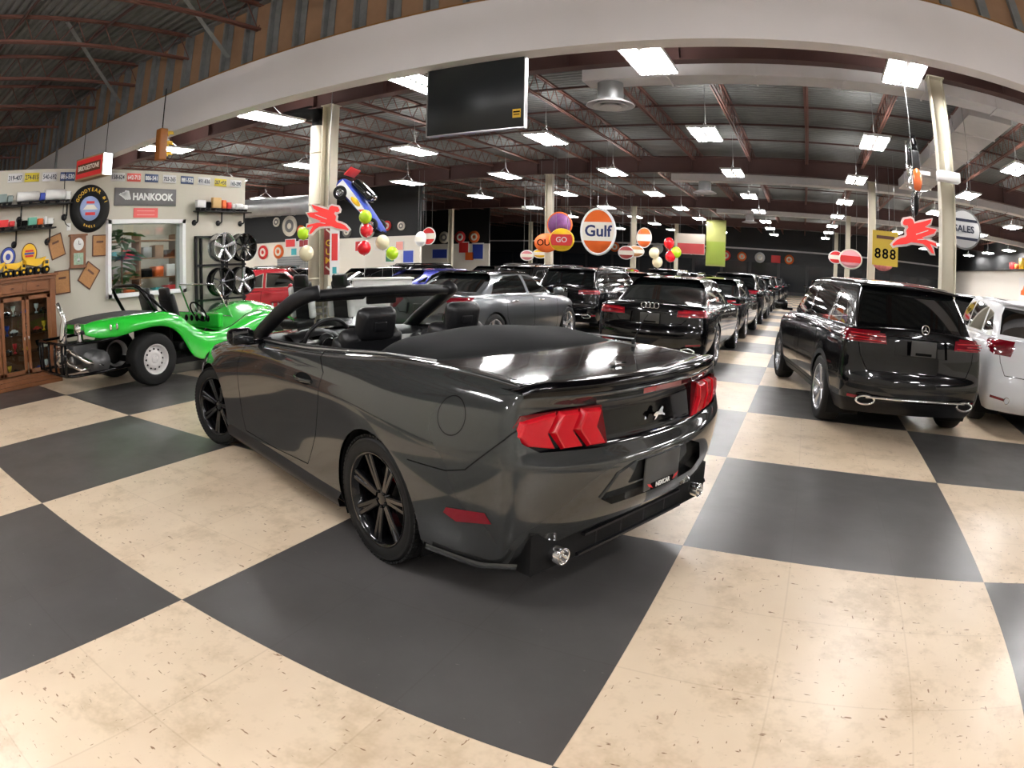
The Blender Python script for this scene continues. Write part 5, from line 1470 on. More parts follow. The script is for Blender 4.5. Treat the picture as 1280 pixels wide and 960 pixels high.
    for zi, z in enumerate((.515, .965, 1.415, 1.865)):
        for yi in range(6):
            nm, mt = cl[(zi*3+yi*2) % 7]; hh = .16+.04*((zi+yi) % 4)
            o = MB().rbox((0, 0, hh/2), (.28, .24, hh), .01, n=1).build('storage_box', mt, None, loc=(-12.55, 5.08+.33*yi+(.15 if yi > 2 else 0), z))
            tag(o, '%s box on the %s office shelf, %s from the left' % (nm, ('lowest', 'second', 'third', 'fourth')[zi], ('first', 'second', 'third', 'fourth', 'fifth', 'sixth')[yi]), 'box', 'boxes on the office shelves')
build_left()

def build_buggy():
    t = thing('dune_buggy', 'bright green open dune buggy with roll hoop and chrome exhaust by the left wall', 'car', (-7.74, 0, 0))
    G = M['green_paint']
    Y = [2.12, 2.3, 2.55, 2.8, 3.1, 3.35, 3.52, 3.64, 3.75, 4.0, 4.35, 4.65, 4.9, 5.15, 5.4, 5.7, 5.95, 6.1]
    sz = [.90, .95, .965, .975, .985, .98, .95, .88, .76, .62, .60, .68, .80, .86, .86, .80, .72, .66]
    sw = [.40, .46, .50, .53, .55, .57, .59, .62, .64, .66, .66, .62, .56, .50, .46, .42, .36, .25]
    ow = [.46, .56, .66, .70, .73, .74, .745, .745, .74, .73, .73, .735, .74, .75, .75, .73, .62, .40]
    lz = [.80, .73, .725, .78, .825, .80, .70, .52, .30, .24, .24, .24, .42, .66, .74, .72, .62, .56]
    for s in (1, -1):
        P = []
        for y, a, w, o, z in zip(Y, sz, sw, ow, lz):
            P.append([(s*w*.90, y, a-.10 if 3.6 < y < 4.8 else a-.02), (s*w*.96, y, a-.005), (s*w, y, a), (s*(w+(o-w)*.5), y, a-.02), (s*(o-.03), y, a-.06), (s*o, y, min(a-.10, z+.10) if a-.10 < z+.10 else a-.14), (s*o, y, z), (s*(o-.03), y, z-.01)])
        b = MB(); b.grid(P if s > 0 else P); b.build('side_panel', G, t, sub=1, solid=.01)
    # tail deck, bonnet and floor tub
    P = []
    for y, a, w in zip(Y[:7], sz, sw): P.append([(u*w*.92, y, a+.012*(1-u*u)) for u in (-1, -.6, 0, .6, 1)])
    b = MB(); b.grid(P); b.build('rear_cover', pm('dark canvas cover', (.045, .045, .045), .8), t, sub=1, label='dark cover over the rear deck')
    P = []
    for y, a, w in zip(Y[10:], sz[10:], sw[10:]): P.append([(u*w*.92, y, a+.14*(1-u*u)*(1 if y > 4.6 else .3)) for u in (-1, -.6, -.25, 0, .25, .6, 1)])
    b = MB(); b.grid(P); b.build('bonnet', G, t, sub=1)
    b = MB(); b.box((0, 2.16, .88), (.86, .02, .08)); b.build('tail_panel', G, t, bevel=.01)
    b = MB(); b.box((0, 4.0, .27), (1.3, 1.6, .08)); b.box((0, 3.5, .6), (1.1, .04, .7)); b.build('floor_tub', M['matte_black'], t)
    b = MB(); b.box((0, 4.40, .76), (1.16, .10, .22)); d = b.build('dashboard', G, t, bevel=.03)
    b = MB()
    for x in (-.3, -.15, 0, .15, .3): b.lathe([(0, -.055), (.045, -.055), (.05, -.05)], axis='y', n=16, c=(x, 4.40, .78), caps=False)
    b.build('gauge', M['gap'], d)
    b = MB()
    for s in (0, 1):
        b.ell((.715 if False else .70, 2.42+.10*s, .86), (.03, .018, .045))
    b.build('tail_lamp', M['chrome'], t, label='pair of slanted chrome vents')
    b = MB(); b.tube([(.50, 3.30, .95), (.47, 3.12, 1.22), (.42, 3.06, 1.32), (.30, 3.05, 1.355), (-.30, 3.05, 1.355), (-.42, 3.06, 1.32), (-.47, 3.12, 1.22), (-.50, 3.30, .95)], .028, 10)
    b.build('roll_hoop', M['gloss_black'], t)
    b = MB(); b.tube([(.44, 3.08, 1.30), (.48, 3.40, 1.02), (.52, 3.62, .80)], .022, 8); b.build('hoop_stay', M['gloss_black'], t)
    for s in (.30, -.30):
        se = bpy.data.objects.new('seat', None); COL.objects.link(se); se.parent = t
        b = MB(); b.rbox((s, 3.68, .86), (.40, .10, .72), .05, R=Matrix.Rotation(.28, 3, 'X'), n=4); b.rbox((s, 3.57, 1.20), (.26, .08, .20), .04, R=Matrix.Rotation(.2, 3, 'X'), n=4); b.build('seat_back', M['leather'], se)
        b = MB(); b.rbox((s, 3.92, .45), (.42, .5, .14), .05, n=4); b.build('seat_cushion', M['leather'], se)
    # windscreen
    sc = bpy.data.objects.new('windscreen', None); COL.objects.link(sc); sc.parent = t
    b = MB(); Wp = [(-.56, 4.62, .80), (-.50, 4.36, 1.30), (.50, 4.36, 1.30), (.56, 4.62, .80)]
    b.tube(Wp+[Wp[0]], .016, 8); b.build('screen_frame', M['chrome'], sc)
    b = MB(); b.add(Wp, [(0, 1, 2, 3)]); b.build('screen_glass', M['glass'], sc)
    b = MB(); c0 = Vector((.30, 4.17, .90)); Rx = Matrix.Rotation(.55, 3, 'X')
    b.tube([c0+Rx @ Vector((.17*math.cos(2*PI*i/28), 0, .17*math.sin(2*PI*i/28))) for i in range(28)], .013, 8, closed=True)
    sw_ = b.build('steering_wheel', M['gap'], t)
    b = MB(); 
    for a in (PI/2, PI/2+2*PI/3, PI/2+4*PI/3): b.cyl(c0, c0+Rx @ Vector((.16*math.cos(a), 0, .16*math.sin(a))), .010, 6)
    b.cyl(c0, c0+Vector((0, .2, -.1)), .02, 8); b.build('steering_spoke', M['brushed'], sw_)
    b = MB(); b.cyl((.62, 4.42, .98), (.72, 4.36, 1.02), .008, 6); b.rbox((.80, 4.34, 1.04), (.10, .02, .07), .01); b.build('side_mirror', M['chrome'], t)
    # engine, exhaust and tubular bumper
    en = bpy.data.objects.new('engine', None); COL.objects.link(en); en.parent = t
    b = MB(); b.rbox((0, 2.25, .52), (.40, .42, .30), .04); b.cyl((-.62, 2.3, .42), (.62, 2.3, .42), .13, 16)
    for k in range(8): 
        for s in (1, -1): b.cyl((s*(.30+.035*k), 2.3, .42), (s*(.31+.035*k), 2.3, .42), .16, 16)
    b.build('crankcase', pm('engine alloy', (.10, .10, .10), .45, .6), en)
    b = MB(); b.lathe([(0, 0), (.09, 0), (.09, .12), (.06, .14), (0, .14)], n=20, c=(.18, 2.18, .78)); b.lathe([(.05, -.1), (.04, 0)], n=14, c=(.18, 2.18, .78), caps=False); b.build('air_cleaner', M['chrome'], en)
    b = MB(); b.lathe([(.12, 0), (.13, .02), (.10, .06), (0, .06)], axis='y', n=24, c=(-.05, 1.98, .62)); b.lathe([(.05, 0), (.055, .03), (0, .03)], axis='y', n=18, c=(.2, 1.99, .45)); b.build('pulley', M['brushed'], en)
    b = MB()
    for s in (1, -1):
        b.tube([(s*.45, 2.3, .36), (s*.45, 2.05, .34), (s*.25, 1.95, .42), (.05+s*.05, 1.93, .55)], .028, 8)
        b.tube([(s*.60, 2.32, .38), (s*.58, 2.10, .45), (s*.35, 1.98, .56), (.10, 1.94, .62)], .028, 8)
    b.build('exhaust_header', M['chrome'], en)
    b = MB(); b.tube([(.08, 1.93, .50), (.10, 1.93, .72), (.12, 1.95, .92), (.12, 1.95, 1.02), (.10, 1.86, 1.22)], [.045, .055, .055, .035, .035], 14); b.build('exhaust_stack', M['chrome'], t, label='upright chrome exhaust stack')
    bp = bpy.data.objects.new('tube_bumper', None); COL.objects.link(bp); bp.parent = t
    for z in (.70, .30):
        b = MB(); b.tube([(.60, 2.75, z+.02), (.62, 2.3, z), (.58, 1.86, z), (.50, 1.78, z), (-.50, 1.78, z), (-.58, 1.86, z), (-.62, 2.3, z), (-.60, 2.75, z+.02)], .022, 8); b.build('hoop', M['gloss_black'], bp)
    for x in (.52, .40, .12, -.12, -.40, -.52):
        b = MB(); b.tube([(x, 1.785, .70), (x, 1.77, .5), (x, 1.785, .30)], .020, 8); b.build('upright', M['gloss_black'], bp)
    for (y, R, W) in ((3.10, .36, .30), (5.30, .33, .22)):
        for s in (1, -1):
            w = wheel(t, (s*(.73-W/2+.02), y, R), R, W, R*.56, 'steel', M['rubber'], [pm('white steel rim', (.62, .60, .58), .4, .2), M['gap']], 1, detail=False)
            w.rotation_euler = (0, 0, -PI/2 if s > 0 else PI/2)
    return t
build_buggy()
# ---------------------------------------------------------------- signs, balloons and hanging things
def facing(pos):
    """rotation about z so that a sign built in the XZ plane with its face to -Y looks along the hall"""
    return 0.0
def hang_sign(name, label, pos, r, mats, rz=0.0, el=1.0, text=None, tmat=None, tsize=.2, thick=.06, rim=None, bars=None, wires=True, cat='sign'):
    t = thing(name, label, cat, pos, rz)
    b = MB(); b.lathe([(0, -thick/2), (r, -thick/2), (r, thick/2), (0, thick/2)], axis='y', n=40)
    b.v = [(v[0], v[1], v[2]*el) for v in b.v]; b.build('sign_disc', mats, t)
    if rim:
        b = MB(); b.tube([(r*math.cos(a), 0, r*el*math.sin(a)) for a in [2*PI*i/40 for i in range(40)]], thick*.55, 8, closed=True); b.build('rim', rim, t)
    if bars:
        for (z0, z1, m) in bars:
            pts = []
            n = 14
            for i in range(n+1):
                z = z0+(z1-z0)*i/n; w = math.sqrt(max(0, 1-(z/(r*el))**2))*r*.965; pts.append((w, z))
            poly = pts+[(-w, z) for (w, z) in reversed(pts)]
            b = MB(); b.prism(poly, (0, -thick/2-.001, 0), (1, 0, 0), (0, 0, 1), (0, -1, 0), .006); b.build('band', m, t)
    if text: lettering(text, tsize, (0, -thick/2-.010, 0), (1, 0, 0), (0, 0, 1), tmat, t, 'lettering', .004, .004)
    if wires:
        b = MB()
        for s in (-1, 1): b.tube([(s*r*.5, 0, r*el*.85), (s*r*.5, 0, 5.6-pos[2])], .006, 4)
        b.build('hanging_wire', E5['galv'], t)
    return t
PEG = [(-20,-20)]
PEG = [((x-420)/290, (y-160)/-290+.66) for x, y in [(488,190),(498,172),(540,162),(553,168),(562,190),(600,178),(680,150),(668,176),(632,202),(712,207),(694,232),(645,252),(614,264),(632,274),(664,280),(708,288),(712,306),(668,296),(684,322),(696,350),(680,348),(652,318),(624,302),(590,300),(542,300),(512,314),(480,320),(446,326),(428,334),(420,326),(448,298),(474,284),(504,275),(514,262),(510,236),(524,216),(518,203),(504,207),(490,202)]]
PEG_OLD = [(.18,.78),(.22,.86),(.30,.90),(.35,.84),(.42,.80),(.52,.88),(.66,.96),(.84,1.0),(.77,.90),(.95,.84),(.84,.76),(.78,.70),(.68,.62),(.70,.56),(.78,.54),(.88,.50),(1.02,.42),(1.05,.30),(.93,.38),(.87,.38),(.92,.24),(1.0,.06),(.94,.03),(.84,.18),(.74,.31),(.60,.35),(.46,.35),(.36,.26),(.22,.22),(.13,.08),(.07,.11),(.14,.28),(.06,.31),(.0,.24),(-.04,.30),(.10,.39),(.26,.42),(.30,.52),(.30,.62),(.24,.70),(.16,.66),(.12,.71)]
def winged_horse(label, pos, rz, W, flip=1):
    t = thing('winged_horse_sign', label, 'sign', pos, rz)
    cx, cz = .5, .5
    po = [((x-cx)*W*flip, (z-cz+.12)*W) for x, z in PEG]
    big = []
    n = len(po); ar = sum(po[i-1][0]*po[i][1]-po[i][0]*po[i-1][1] for i in range(n)); sg_ = -1 if ar > 0 else 1
    for i in range(n):
        a, b_, c = Vector(po[i-1]), Vector(po[i]), Vector(po[(i+1) % n])
        d1 = (b_-a).normalized(); d2 = (c-b_).normalized(); nn = Vector((-(d1+d2).y, (d1+d2).x))
        nn = nn.normalized() if nn.length > 1e-4 else Vector((0, 0))
        big.append(tuple(b_+nn*W*.045*sg_))
    def body(poly, y, dpt, mat, nm):
        bm = bmesh.new(); vs = [bm.verts.new((p[0], y, p[1])) for p in poly]; f = bm.faces.new(vs)
        r = bmesh.ops.extrude_face_region(bm, geom=[f])
        for v in [g for g in r['geom'] if isinstance(g, bmesh.types.BMVert)]: v.co.y += dpt
        bmesh.ops.triangulate(bm, faces=[f for f in bm.faces if len(f.verts) > 4]); bmesh.ops.recalc_face_normals(bm, faces=list(bm.faces))
        MB().frombm(bm).build(nm, mat, t)
    body(big, 0, .04, M['white'], 'white_outline'); body(po, -.02, .03, pm('sign scarlet', (.80, .035, .03), .35, emit=.15), 'red_horse')
    # wing feathers as raised ribs
    b = MB()
    for (x0, z0, x1, z1) in ((.52, .46, .82, .58), (.56, .36, .90, .42)):
        b.box((((x0+x1)/2-cx)*W*flip, -.024, ((z0+z1)/2-cz)*W), (abs(x1-x0)*W, .006, .008*W*2), R=Matrix.Rotation(-math.atan2(z1-z0, (x1-x0)*flip), 3, 'Y'))
    b.build('feather_line', M['white'], t)
    b = MB(); b.tube([(0, .02, W*.2), (0, .02, 5.6-pos[2])], .006, 4); b.build('hanging_wire', E5['galv'], t)
def build_signs():
    OR, CR, BL, RD = L_['orange'], L_['cream'], L_['blue'], M['red']
    # orange, white and blue oval
    t = hang_sign('oval_sign', 'tall orange oval sign with a white band and dark blue lettering', (-5.88, 17.55, 2.68), .52, OR, .12, 1.36, thick=.12, rim=E5['fix'], bars=[(-.30, .30, CR)])
    lettering('Gulf', .50, (0, -.075, .0), (1, 0, 0), (0, 0, 1), pm('deep navy', (.01, .02, .10), .4), t, 'lettering', .006, .012, 1.0)
    hang_sign('oval_sign', 'orange oval sign with black letters, left of the middle cream column', (-8.98, 20.63, 2.40), .46, OR, .2, .80, 'OUT', M['gap'], .34, thick=.08, wires=True)
    hang_sign('round_sign', 'yellow round sign with a red oval, on the middle cream column', (-7.70, 18.99, 2.45), .40, L_['yellow'], .2, .92, 'GO', M['white'], .26, thick=.08, rim=L_['yellow'], bars=[(-.20, .20, RD)])
    hang_sign('round_sign', 'purple and orange round sign above the yellow round sign', (-7.95, 19.4, 3.02), .42, pm('purple print', (.18, .06, .20), .5, noise=.5, nscale=9), .2, 1.0, thick=.08, rim=OR)
    hang_sign('round_sign', 'small red round sign right of the yellow round sign', (-7.2, 21.0, 2.35), .28, RD, .1, 1.0, thick=.06)
    hang_sign('round_sign', 'white round sign with dark lettering right of the right-hand column', (3.68, 10.15, 2.76), .34, L_['plate_w'], -.25, 1.0, 'SALES', L_['ink'], .17, thick=.05, rim=L_['grey_sign'], bars=[(.14, .19, L_['ink']), (-.19, -.14, L_['ink'])])
    winged_horse('red winged horse sign with white edge beside the right-hand column', (2.28, 8.25, 2.40), .0, .74)
    winged_horse('red winged horse sign with white edge right of the left cream column', (-7.35, 7.0, 2.40), .55, .78, -1)
    t = thing('number_sign', 'yellow board with black figures behind the red winged horse', 'sign', (3.15, 18.4, 2.72))
    b = MB(); b.box((0, 0, 0), (.85, .05, 1.05)); b.build('board', pm('dull yellow', (.52, .36, .03), .5), t)
    for k in range(3): lettering('8', .42, (-.25+.25*k, -.03, -.18), (1, 0, 0), (0, 0, 1), M['gap'], t, 'figure', .004, .01)
    b = MB(); b.box((0, -.03, .33), (.6, .01, .10)); b.build('header', L_['oak_dark'], t)
    b = MB(); b.tube([(-.3, 0, .5), (-.3, 0, 2.9)], .006, 4); b.tube([(.3, 0, .5), (.3, 0, 2.9)], .006, 4); b.build('hanging_wire', E5['galv'], t)
    hang_sign('round_sign', 'pink and white round sign left of the second right-hand column', (2.35, 22.6, 2.45), .42, pm('pink print', (.75, .35, .38), .5), 0, .8, thick=.08, rim=CR, bars=[(-.12, .12, RD)])
    hang_sign('round_sign', 'pink patterned round sign right of the second right-hand column', (3.35, 20.4, 2.42), .40, pm('mottled pink', (.70, .22, .22), .5, noise=.5, nscale=9), 0, .85, thick=.08)
    for (lab, p, r, m, el) in (('white round sign hanging left of the second column of the left line', (-14.83, 20.8, 2.6), .26, L_['plate_w'], 1.15), ('red rimmed white round sign hanging before the gallery wall', (-16.1, 23.3, 2.85), .36, RD, 1.1),
        ('pink and cream sign low on the column behind the grey saloon', (-11.3, 23.9, 1.95), .30, pm('soft pink paint', (.6, .2, .22), .5), .7), ('yellow oval sign low beside the column behind the grey saloon', (-10.75, 24.1, 2.05), .34, L_['yellow'], .55),
        ('faded red oval sign right of the tall orange oval sign', (-8.87, 31.2, 2.4), .42, pm('faded red sign', (.35, .05, .05), .5), .8), ('dark orange round sign high beside the third column of the middle line', (-8.43, 33.3, 3.35), .42, OR, 1.3), ('tan winged badge sign below the dark orange round sign', (-8.9, 33.2, 2.55), .50, L_['cork'], .6),
        ('small white and red sign over the far end of the right row', (2.1, 28.5, 2.7), .34, RD, .8)):
        hang_sign('hanging_sign', lab, p, r, m, 0, el, thick=.06, rim=E5['fix'], bars=[(-r*el*.35, r*el*.35, CR)])
    # banners far down the hall
    for (nm, lab, x, y, z, w, h, m1, m2) in (('banner', 'long yellow and green banner hanging far down the hall', -5.0, 38.2, 3.45, 1.25, 2.9, pm('faded lime', (.20, .26, .03), .6), pm('pale yellow print', (.26, .27, .08), .6)), ('banner', 'square red and white banner far down the hall beside a column', -6.55, 37.9, 3.3, 1.8, 1.3, pm('faded red cloth', (.30, .03, .03), .6), pm('faded cream cloth', (.35, .31, .26), .6))):
        t = thing(nm, lab, 'banner', (x, y, z))
        b = MB(); b.box((0, 0, 0), (w, .03, h)); b.build('cloth', m2, t)
        b = MB(); b.box((0, -.02, -h*.22), (w*.96, .01, h*.5)); b.build('print', m1, t)
        b = MB(); b.tube([(-w*.4, 0, h/2), (-w*.4, 0, 5.6-z)], .008, 4); b.tube([(w*.4, 0, h/2), (w*.4, 0, 5.6-z)], .008, 4); b.build('hanging_wire', E5['galv'], t)
    # the screen hung from the soffit
    t = thing('hanging_screen', 'large dark flat screen with a yellow sticker hanging from the soffit', 'screen', (-3.43, 5.42, 3.24))
    b = MB(); b.rbox((0, 0, .45), (1.40, .06, .92), .008, n=1); b.build('screen_panel', pm('dark screen', (.016, .019, .021), .35), t)
    b = MB()
    for x in (-.705, .705): b.box((x, 0, .45), (.014, .075, .93))
    b.box((0, 0, -.014), (1.42, .075, .014)); b.build('edge_frame', M['brushed'], t)
    b = MB(); b.box((.60, -.034, .17), (.11, .004, .11)); st = b.build('sticker', L_['yellow'], t, label='yellow sticker')
    b = MB(); b.box((.60, -.037, .19), (.09, .002, .02)); b.box((.60, -.037, .155), (.08, .002, .012)); b.build('sticker_line', M['gap'], st)
    for x in (-.60, .60):
        b = MB(); b.tube([(x, 0, .90), (x, 0, 1.0)], .01, 6); b.tube([(x, 0, .98), (x+.01, -.16, 1.06), (x, -.17, 1.25)], .008, 6); b.build('hanger', M['brushed'], t)
    b = MB(); b.tube([(-.60, .0, .95), (-.63, -.12, 1.0), (-.66, -.17, 1.25), (-.80, -.175, 1.5), (-.82, -.17, 1.72)], .010, 6); b.build('cable', M['black_plastic'], t)
    # left column: vent pipe and vertical signs
    t = thing('vent_pipe', 'wide cream vent pipe with black elbow beside the left cream column', 'pipe', (-9.60, 9.02, 0))
    b = MB(); b.cyl((0, 0, 0), (0, 0, 4.75), .185, 24); b.build('pipe_run', E5['column'], t)
    for z in (1.2, 2.9, 4.1):
        b = MB(); b.cyl((0, 0, z), (0, 0, z+.05), .195, 24); b.build('pipe_band', E5['column'], t)
    b = MB(); b.tube([(0, 0, 4.75), (0, 0, 4.95), (-.12, .05, 5.1), (-.35, .05, 5.16), (-1.2, .05, 5.16)], .17, 16); b.build('elbow', M['matte_black'], t)
    t = thing('vertical_sign', 'tall dark red sign with yellow letters on the left cream column', 'sign', (-8.93, 8.72, 1.35)); t.rotation_euler = (0, 0, .55)
    b = MB(); b.box((0, 0, .5), (.20, .04, 1.05)); b.build('board', pm('maroon', (.22, .02, .015), .45), t)
    for k, ch in enumerate('GUM'): lettering(ch, .19, (0, -.025, .66-.19*k), (1, 0, 0), (0, 0, 1), L_['yellow'], t, 'lettering', .003, .004)
    for z in (.92, .10):
        b = MB(); b.box((0, -.024, z), (.16, .004, .035), R=Matrix.Rotation(.7, 3, 'Y')); b.build('stripe', L_['cream'], t)
    t = thing('thermometer_sign', 'tall white sign with a red panel on the left cream column', 'sign', (-8.70, 8.66, 1.30)); t.rotation_euler = (0, 0, .75)
    b = MB(); b.box((0, 0, .5), (.21, .04, 1.10)); b.build('board', M['white'], t)
    b = MB(); b.box((0, -.024, .62), (.13, .006, .58)); b.build('red_panel', RD, t)
    b = MB(); b.box((0, -.024, .12), (.09, .006, .14)); b.build('print', L_['teal'], t)
    # race car body hung nose down
    t = thing('race_car', 'blue and red race car body hung nose down from the roof', 'race car', (-8.2, 9.0, 2.78), 0)
    t.rotation_euler = (0, .80, .35); t.scale = (.66,)*3
    b = MB(); P = []
    for x, w, z0, z1 in ((-1.1, .42, -.14, .20), (-.9, .44, -.16, .28), (-.3, .46, -.16, .22), (.3, .44, -.16, .12), (.8, .38, -.14, .04), (1.12, .26, -.10, -.02)):
        P.append([(x, -w*.7, z0), (x, -w, (z0+z1)/2), (x, -w*.85, z1), (x, 0, z1+.03), (x, w*.85, z1), (x, w, (z0+z1)/2), (x, w*.7, z0)])
    b.grid(P); b.build('body', L_['blue'], t, sub=1)
    b = MB(); b.prism([(-1.0, -.05), (-1.0, .22), (-.2, .14), (.5, .02), (1.0, -.06), (.5, -.12)], (0, -.475, 0), (1, 0, 0), (0, 0, 1), (0, -1, 0), .01); b.build('side_livery', M['white'], t)
    b = MB(); b.prism([(.1, -.08), (.25, .06), (.8, -.03), (.95, -.08)], (0, -.488, 0), (1, 0, 0), (0, 0, 1), (0, -1, 0), .01); b.build('nose_livery', pm('livery red', (.7, .10, .05), .4), t)
    b = MB(); b.ell((-.15, -.49, .03), (.22, .012, .08)); b.build('side_emblem', L_['yellow'], t)
    b = MB(); b.rbox((-.35, 0, .40), (.9, .70, .30), .12); b.build('cabin', M['glass_dark'], t)
    b = MB(); b.rbox((-1.1, 0, .52), (.04, .9, .34), .01); b.build('rear_wing', RD, t)
    for x in (-.75, .75):
        for s in (1, -1):
            wheel(t, (x, s*.44, -.14), .24, .18, .12, 'multi', M['rubber'], M['rim_silver'], s, detail=False)
    # hanging black motorcycle beside the right-hand column
    t = thing('motorcycle', 'black motorcycle hung upright on the right-hand cream column', 'motorcycle', (2.42, 8.95, 3.38), 0)
    t.rotation_euler = (0, -PI/2+.06, 0); t.scale = (.62,)*3
    t.rotation_euler = Matrix(((0, 1, 0), (0, 0, -1), (-1, 0, 0))).transposed().to_euler() if False else (Matrix(((0, 1, 0), (0, 0, -1), (-1, 0, 0)))).to_euler()
    for x, R in ((-.72, .33), (.72, .33)):
        w = wheel(t, (x, 0, 0), R, .13, R*.72, 'multi', M['rubber'], M['rim_silver'], -1, detail=False)
    b = MB(); b.rbox((0, 0, .05), (.46, .28, .34), .05); b.cyl((.05, 0, .1), (.20, 0, .38), .09, 12); b.cyl((-.05, 0, .1), (-.15, 0, .38), .09, 12); b.build('engine', M['chrome'], t)
    b = MB(); b.ell((.18, 0, .50), (.32, .15, .13)); b.build('fuel_tank', pm('deep orange paint', (.55, .10, .02), .25, coat=1.0), t)
    b = MB(); b.rbox((-.35, 0, .46), (.5, .22, .09), .04); b.build('seat', M['leather'], t)
    b = MB()
    for s in (1, -1): b.tube([(.72, s*.08, 0), (.50, s*.08, .62)], .022, 8); 
    b.tube([(.40, -.36, .74), (.48, -.2, .76), (.50, 0, .68), (.48, .2, .76), (.40, .36, .74)], .014, 8); b.build('fork', M['chrome'], t)
    b = MB(); b.tube([(0, -.15, .0), (-.3, -.17, -.12), (-.95, -.17, -.06)], .04, 10); b.build('exhaust', M['chrome'], t)
    b = MB(); b.tube([(-.72, -.07, 0), (-.3, -.06, .1), (.1, -.04, .35), (.5, 0, .55)], .025, 8); b.tube([(-.72, .07, 0), (-.3, .06, .1)], .025, 8); b.build('frame', M['gap'], t)
    b = MB(); P = [[(-.72+.38*math.cos(a), y, .38*math.sin(a)) for y in (-.08, 0, .08)] for a in [PI*.25+PI*.75*i/10 for i in range(11)]]; b.grid(P); b.build('rear_fender', M['gloss_black'], t, solid=.01)
    b = MB(); b.box((-.1, .30, .1), (.1, .35, .08)); b.build('wall_bracket', E5['fix'], t)
    t = thing('junction_box', 'white junction box clamped on the right-hand cream column', 'box', (3.04, 8.78, 3.42))
    b = MB(); b.rbox((0, 0, 0), (.42, .22, .16), .01, n=1); b.build('box_body', E5['fix'], t); b = MB(); b.cyl((0, 0, .08), (0, 0, .42), .05, 12); b.build('conduit', E5['fix'], t)
    # traffic light
    t = thing('traffic_light', 'orange and yellow traffic light hanging above the left wall', 'traffic light', (-8.9, 4.35, 3.42))
    b = MB(); b.rbox((0, 0, .28), (.17, .16, .56), .02); b.build('housing', pm('weathered orange', (.32, .11, .02), .5), t)
    for k in range(3):
        b = MB(); b.lathe([(.075, 0), (.080, .12), (.074, .12), (.068, .01)], axis='y', n=16, a0=0, a1=PI, c=(.0, .08, .10+.18*k), caps=False); b.build('visor', L_['yellow'], t)
        b = MB(); b.lathe([(0, .0), (.066, .0), (.066, -.01)], axis='y', n=18, c=(.0, .092, .10+.18*k)); b.build('lens', M['glass_dark'], t)
    b = MB(); b.tube([(0, 0, .56), (0, 0, 1.3)], .012, 6); b.build('hanger', M['black_plastic'], t)
    # balloons
    def balloon(lab, p, r, m, s=.9):
        t = thing('balloon', lab, 'balloon', p, 0, 'party balloons')
        b = MB(); b.ell((0, 0, 0), (r, r, r*1.08), n=24); b.lathe([(.004, -r*1.06), (.018, -r*1.16), (0, -r*1.16)], n=8, caps=False); b.build('skin', m, t)
        b = MB(); b.tube([(0, 0, -r*1.1), (.02, .0, -r*1.1-.3), (-.01, .01, -r*1.1-.6)], .002, 4); b.build('ribbon', M['white'], t)
    balloon('upper red balloon right of the left cream column', (-7.13, 7.84, 2.18), .125, L_['bred'])
    balloon('lower red balloon right of the left cream column', (-7.16, 7.81, 1.85), .130, L_['bred'])
    balloon('cream balloon right of the two red balloons', (-6.89, 8.03, 1.95), .135, L_['bcream'])
    balloon('lime green balloon under the cream balloon', (-6.77, 8.18, 1.74), .12, L_['lime'])
    balloon('lime green balloon above the two red balloons', (-7.15, 7.82, 2.44), .125, L_['lime'])
    balloon('large cream balloon in front of the grey shutter, left of the column', (-8.45, 7.55, 1.78), .15, L_['bcream'])
    balloon('lime green balloon partly behind the left cream column', (-9.1, 8.1, 2.22), .13, L_['lime'])
    for (lab, p, m) in (('cream balloon far down the hall beside a cream column', (-7.75, 33.0, 2.5), L_['bcream']), ('red balloon of the far cluster at the cream column', (-6.9, 33.4, 2.35), L_['bred']), ('lime balloon of the far cluster at the cream column', (-6.6, 33.5, 2.6), L_['lime']), ('upper red balloon of the far cluster', (-7.0, 33.4, 3.1), L_['bred']), ('pale balloon of the far cluster at the cream column', (-7.6, 33.2, 2.0), L_['bcream'])):
        balloon(lab, p, .30, m)
    # signs on the black band over the display wall (facing -Y)
    rr = random.Random(5)
    for (x, y, z, r, nm, m, cat) in ((-27.4, 24, 4.15, .28, 'small white', CR, 0), (-26.25, 24, 3.85, .60, 'large cream', CR, 0), (-25.3, 24, 3.55, .30, 'small orange', OR, 0), (-21.8, 24, 3.3, .30, 'grey', L_['grey_sign'], 0), (-20.4, 24, 3.35, .50, 'big pale', CR, 0), (-19.1, 24, 3.5, .26, 'red and white', RD, 0), (-18.2, 24, 3.45, .22, 'white', CR, 0)):
        t = wall_disc_y('%s round sign on the black band above the white display wall at %d' % (nm, abs(int(x*10))), x, y-.05, z, r, m)
    for (x, z, w, h, nm, m) in ((-26.2, 2.85, .9, .5, 'red boxes print', RD), (-25.1, 2.8, .8, .45, 'dark red print', pm('dk red', (.3, .03, .03), .5)), (-25.9, 2.35, .5, .45, 'teal print', L_['teal']), (-20.9, 2.5, .7, .6, 'red and white print', RD), (-19.6, 2.55, .6, .6, 'cream print', CR), (-18.9, 1.95, .6, .7, 'green print', L_['green_sign']), (-18.3, 2.45, .5, .5, 'pink print', pm('soft pink', (.7, .3, .25), .5)), (-17.75, 1.9, .7, .7, 'blue framed print', L_['blue'])):
        t = thing('picture', '%s on the white display wall at the left' % nm, 'picture', (x, 23.99, z))
        b = MB(); b.box((0, 0, 0), (w, .03, h)); b.build('frame', M['white'], t); b = MB(); b.box((0, -.02, 0), (w*.86, .01, h*.84)); b.build('print', m, t)
    for (x, z, nm) in ((-28.6, 2.4, 'red'), (-27.2, 2.4, 'orange')):
        wall_disc_y('%s oval sign on the white display wall' % nm, x, 23.95, z, .42, RD if nm == 'red' else OR)
    t = thing('roller_shutter', 'grey roller shutter on the display wall left of the pipe', 'shutter', (-26.0, 23.96, 1.1))
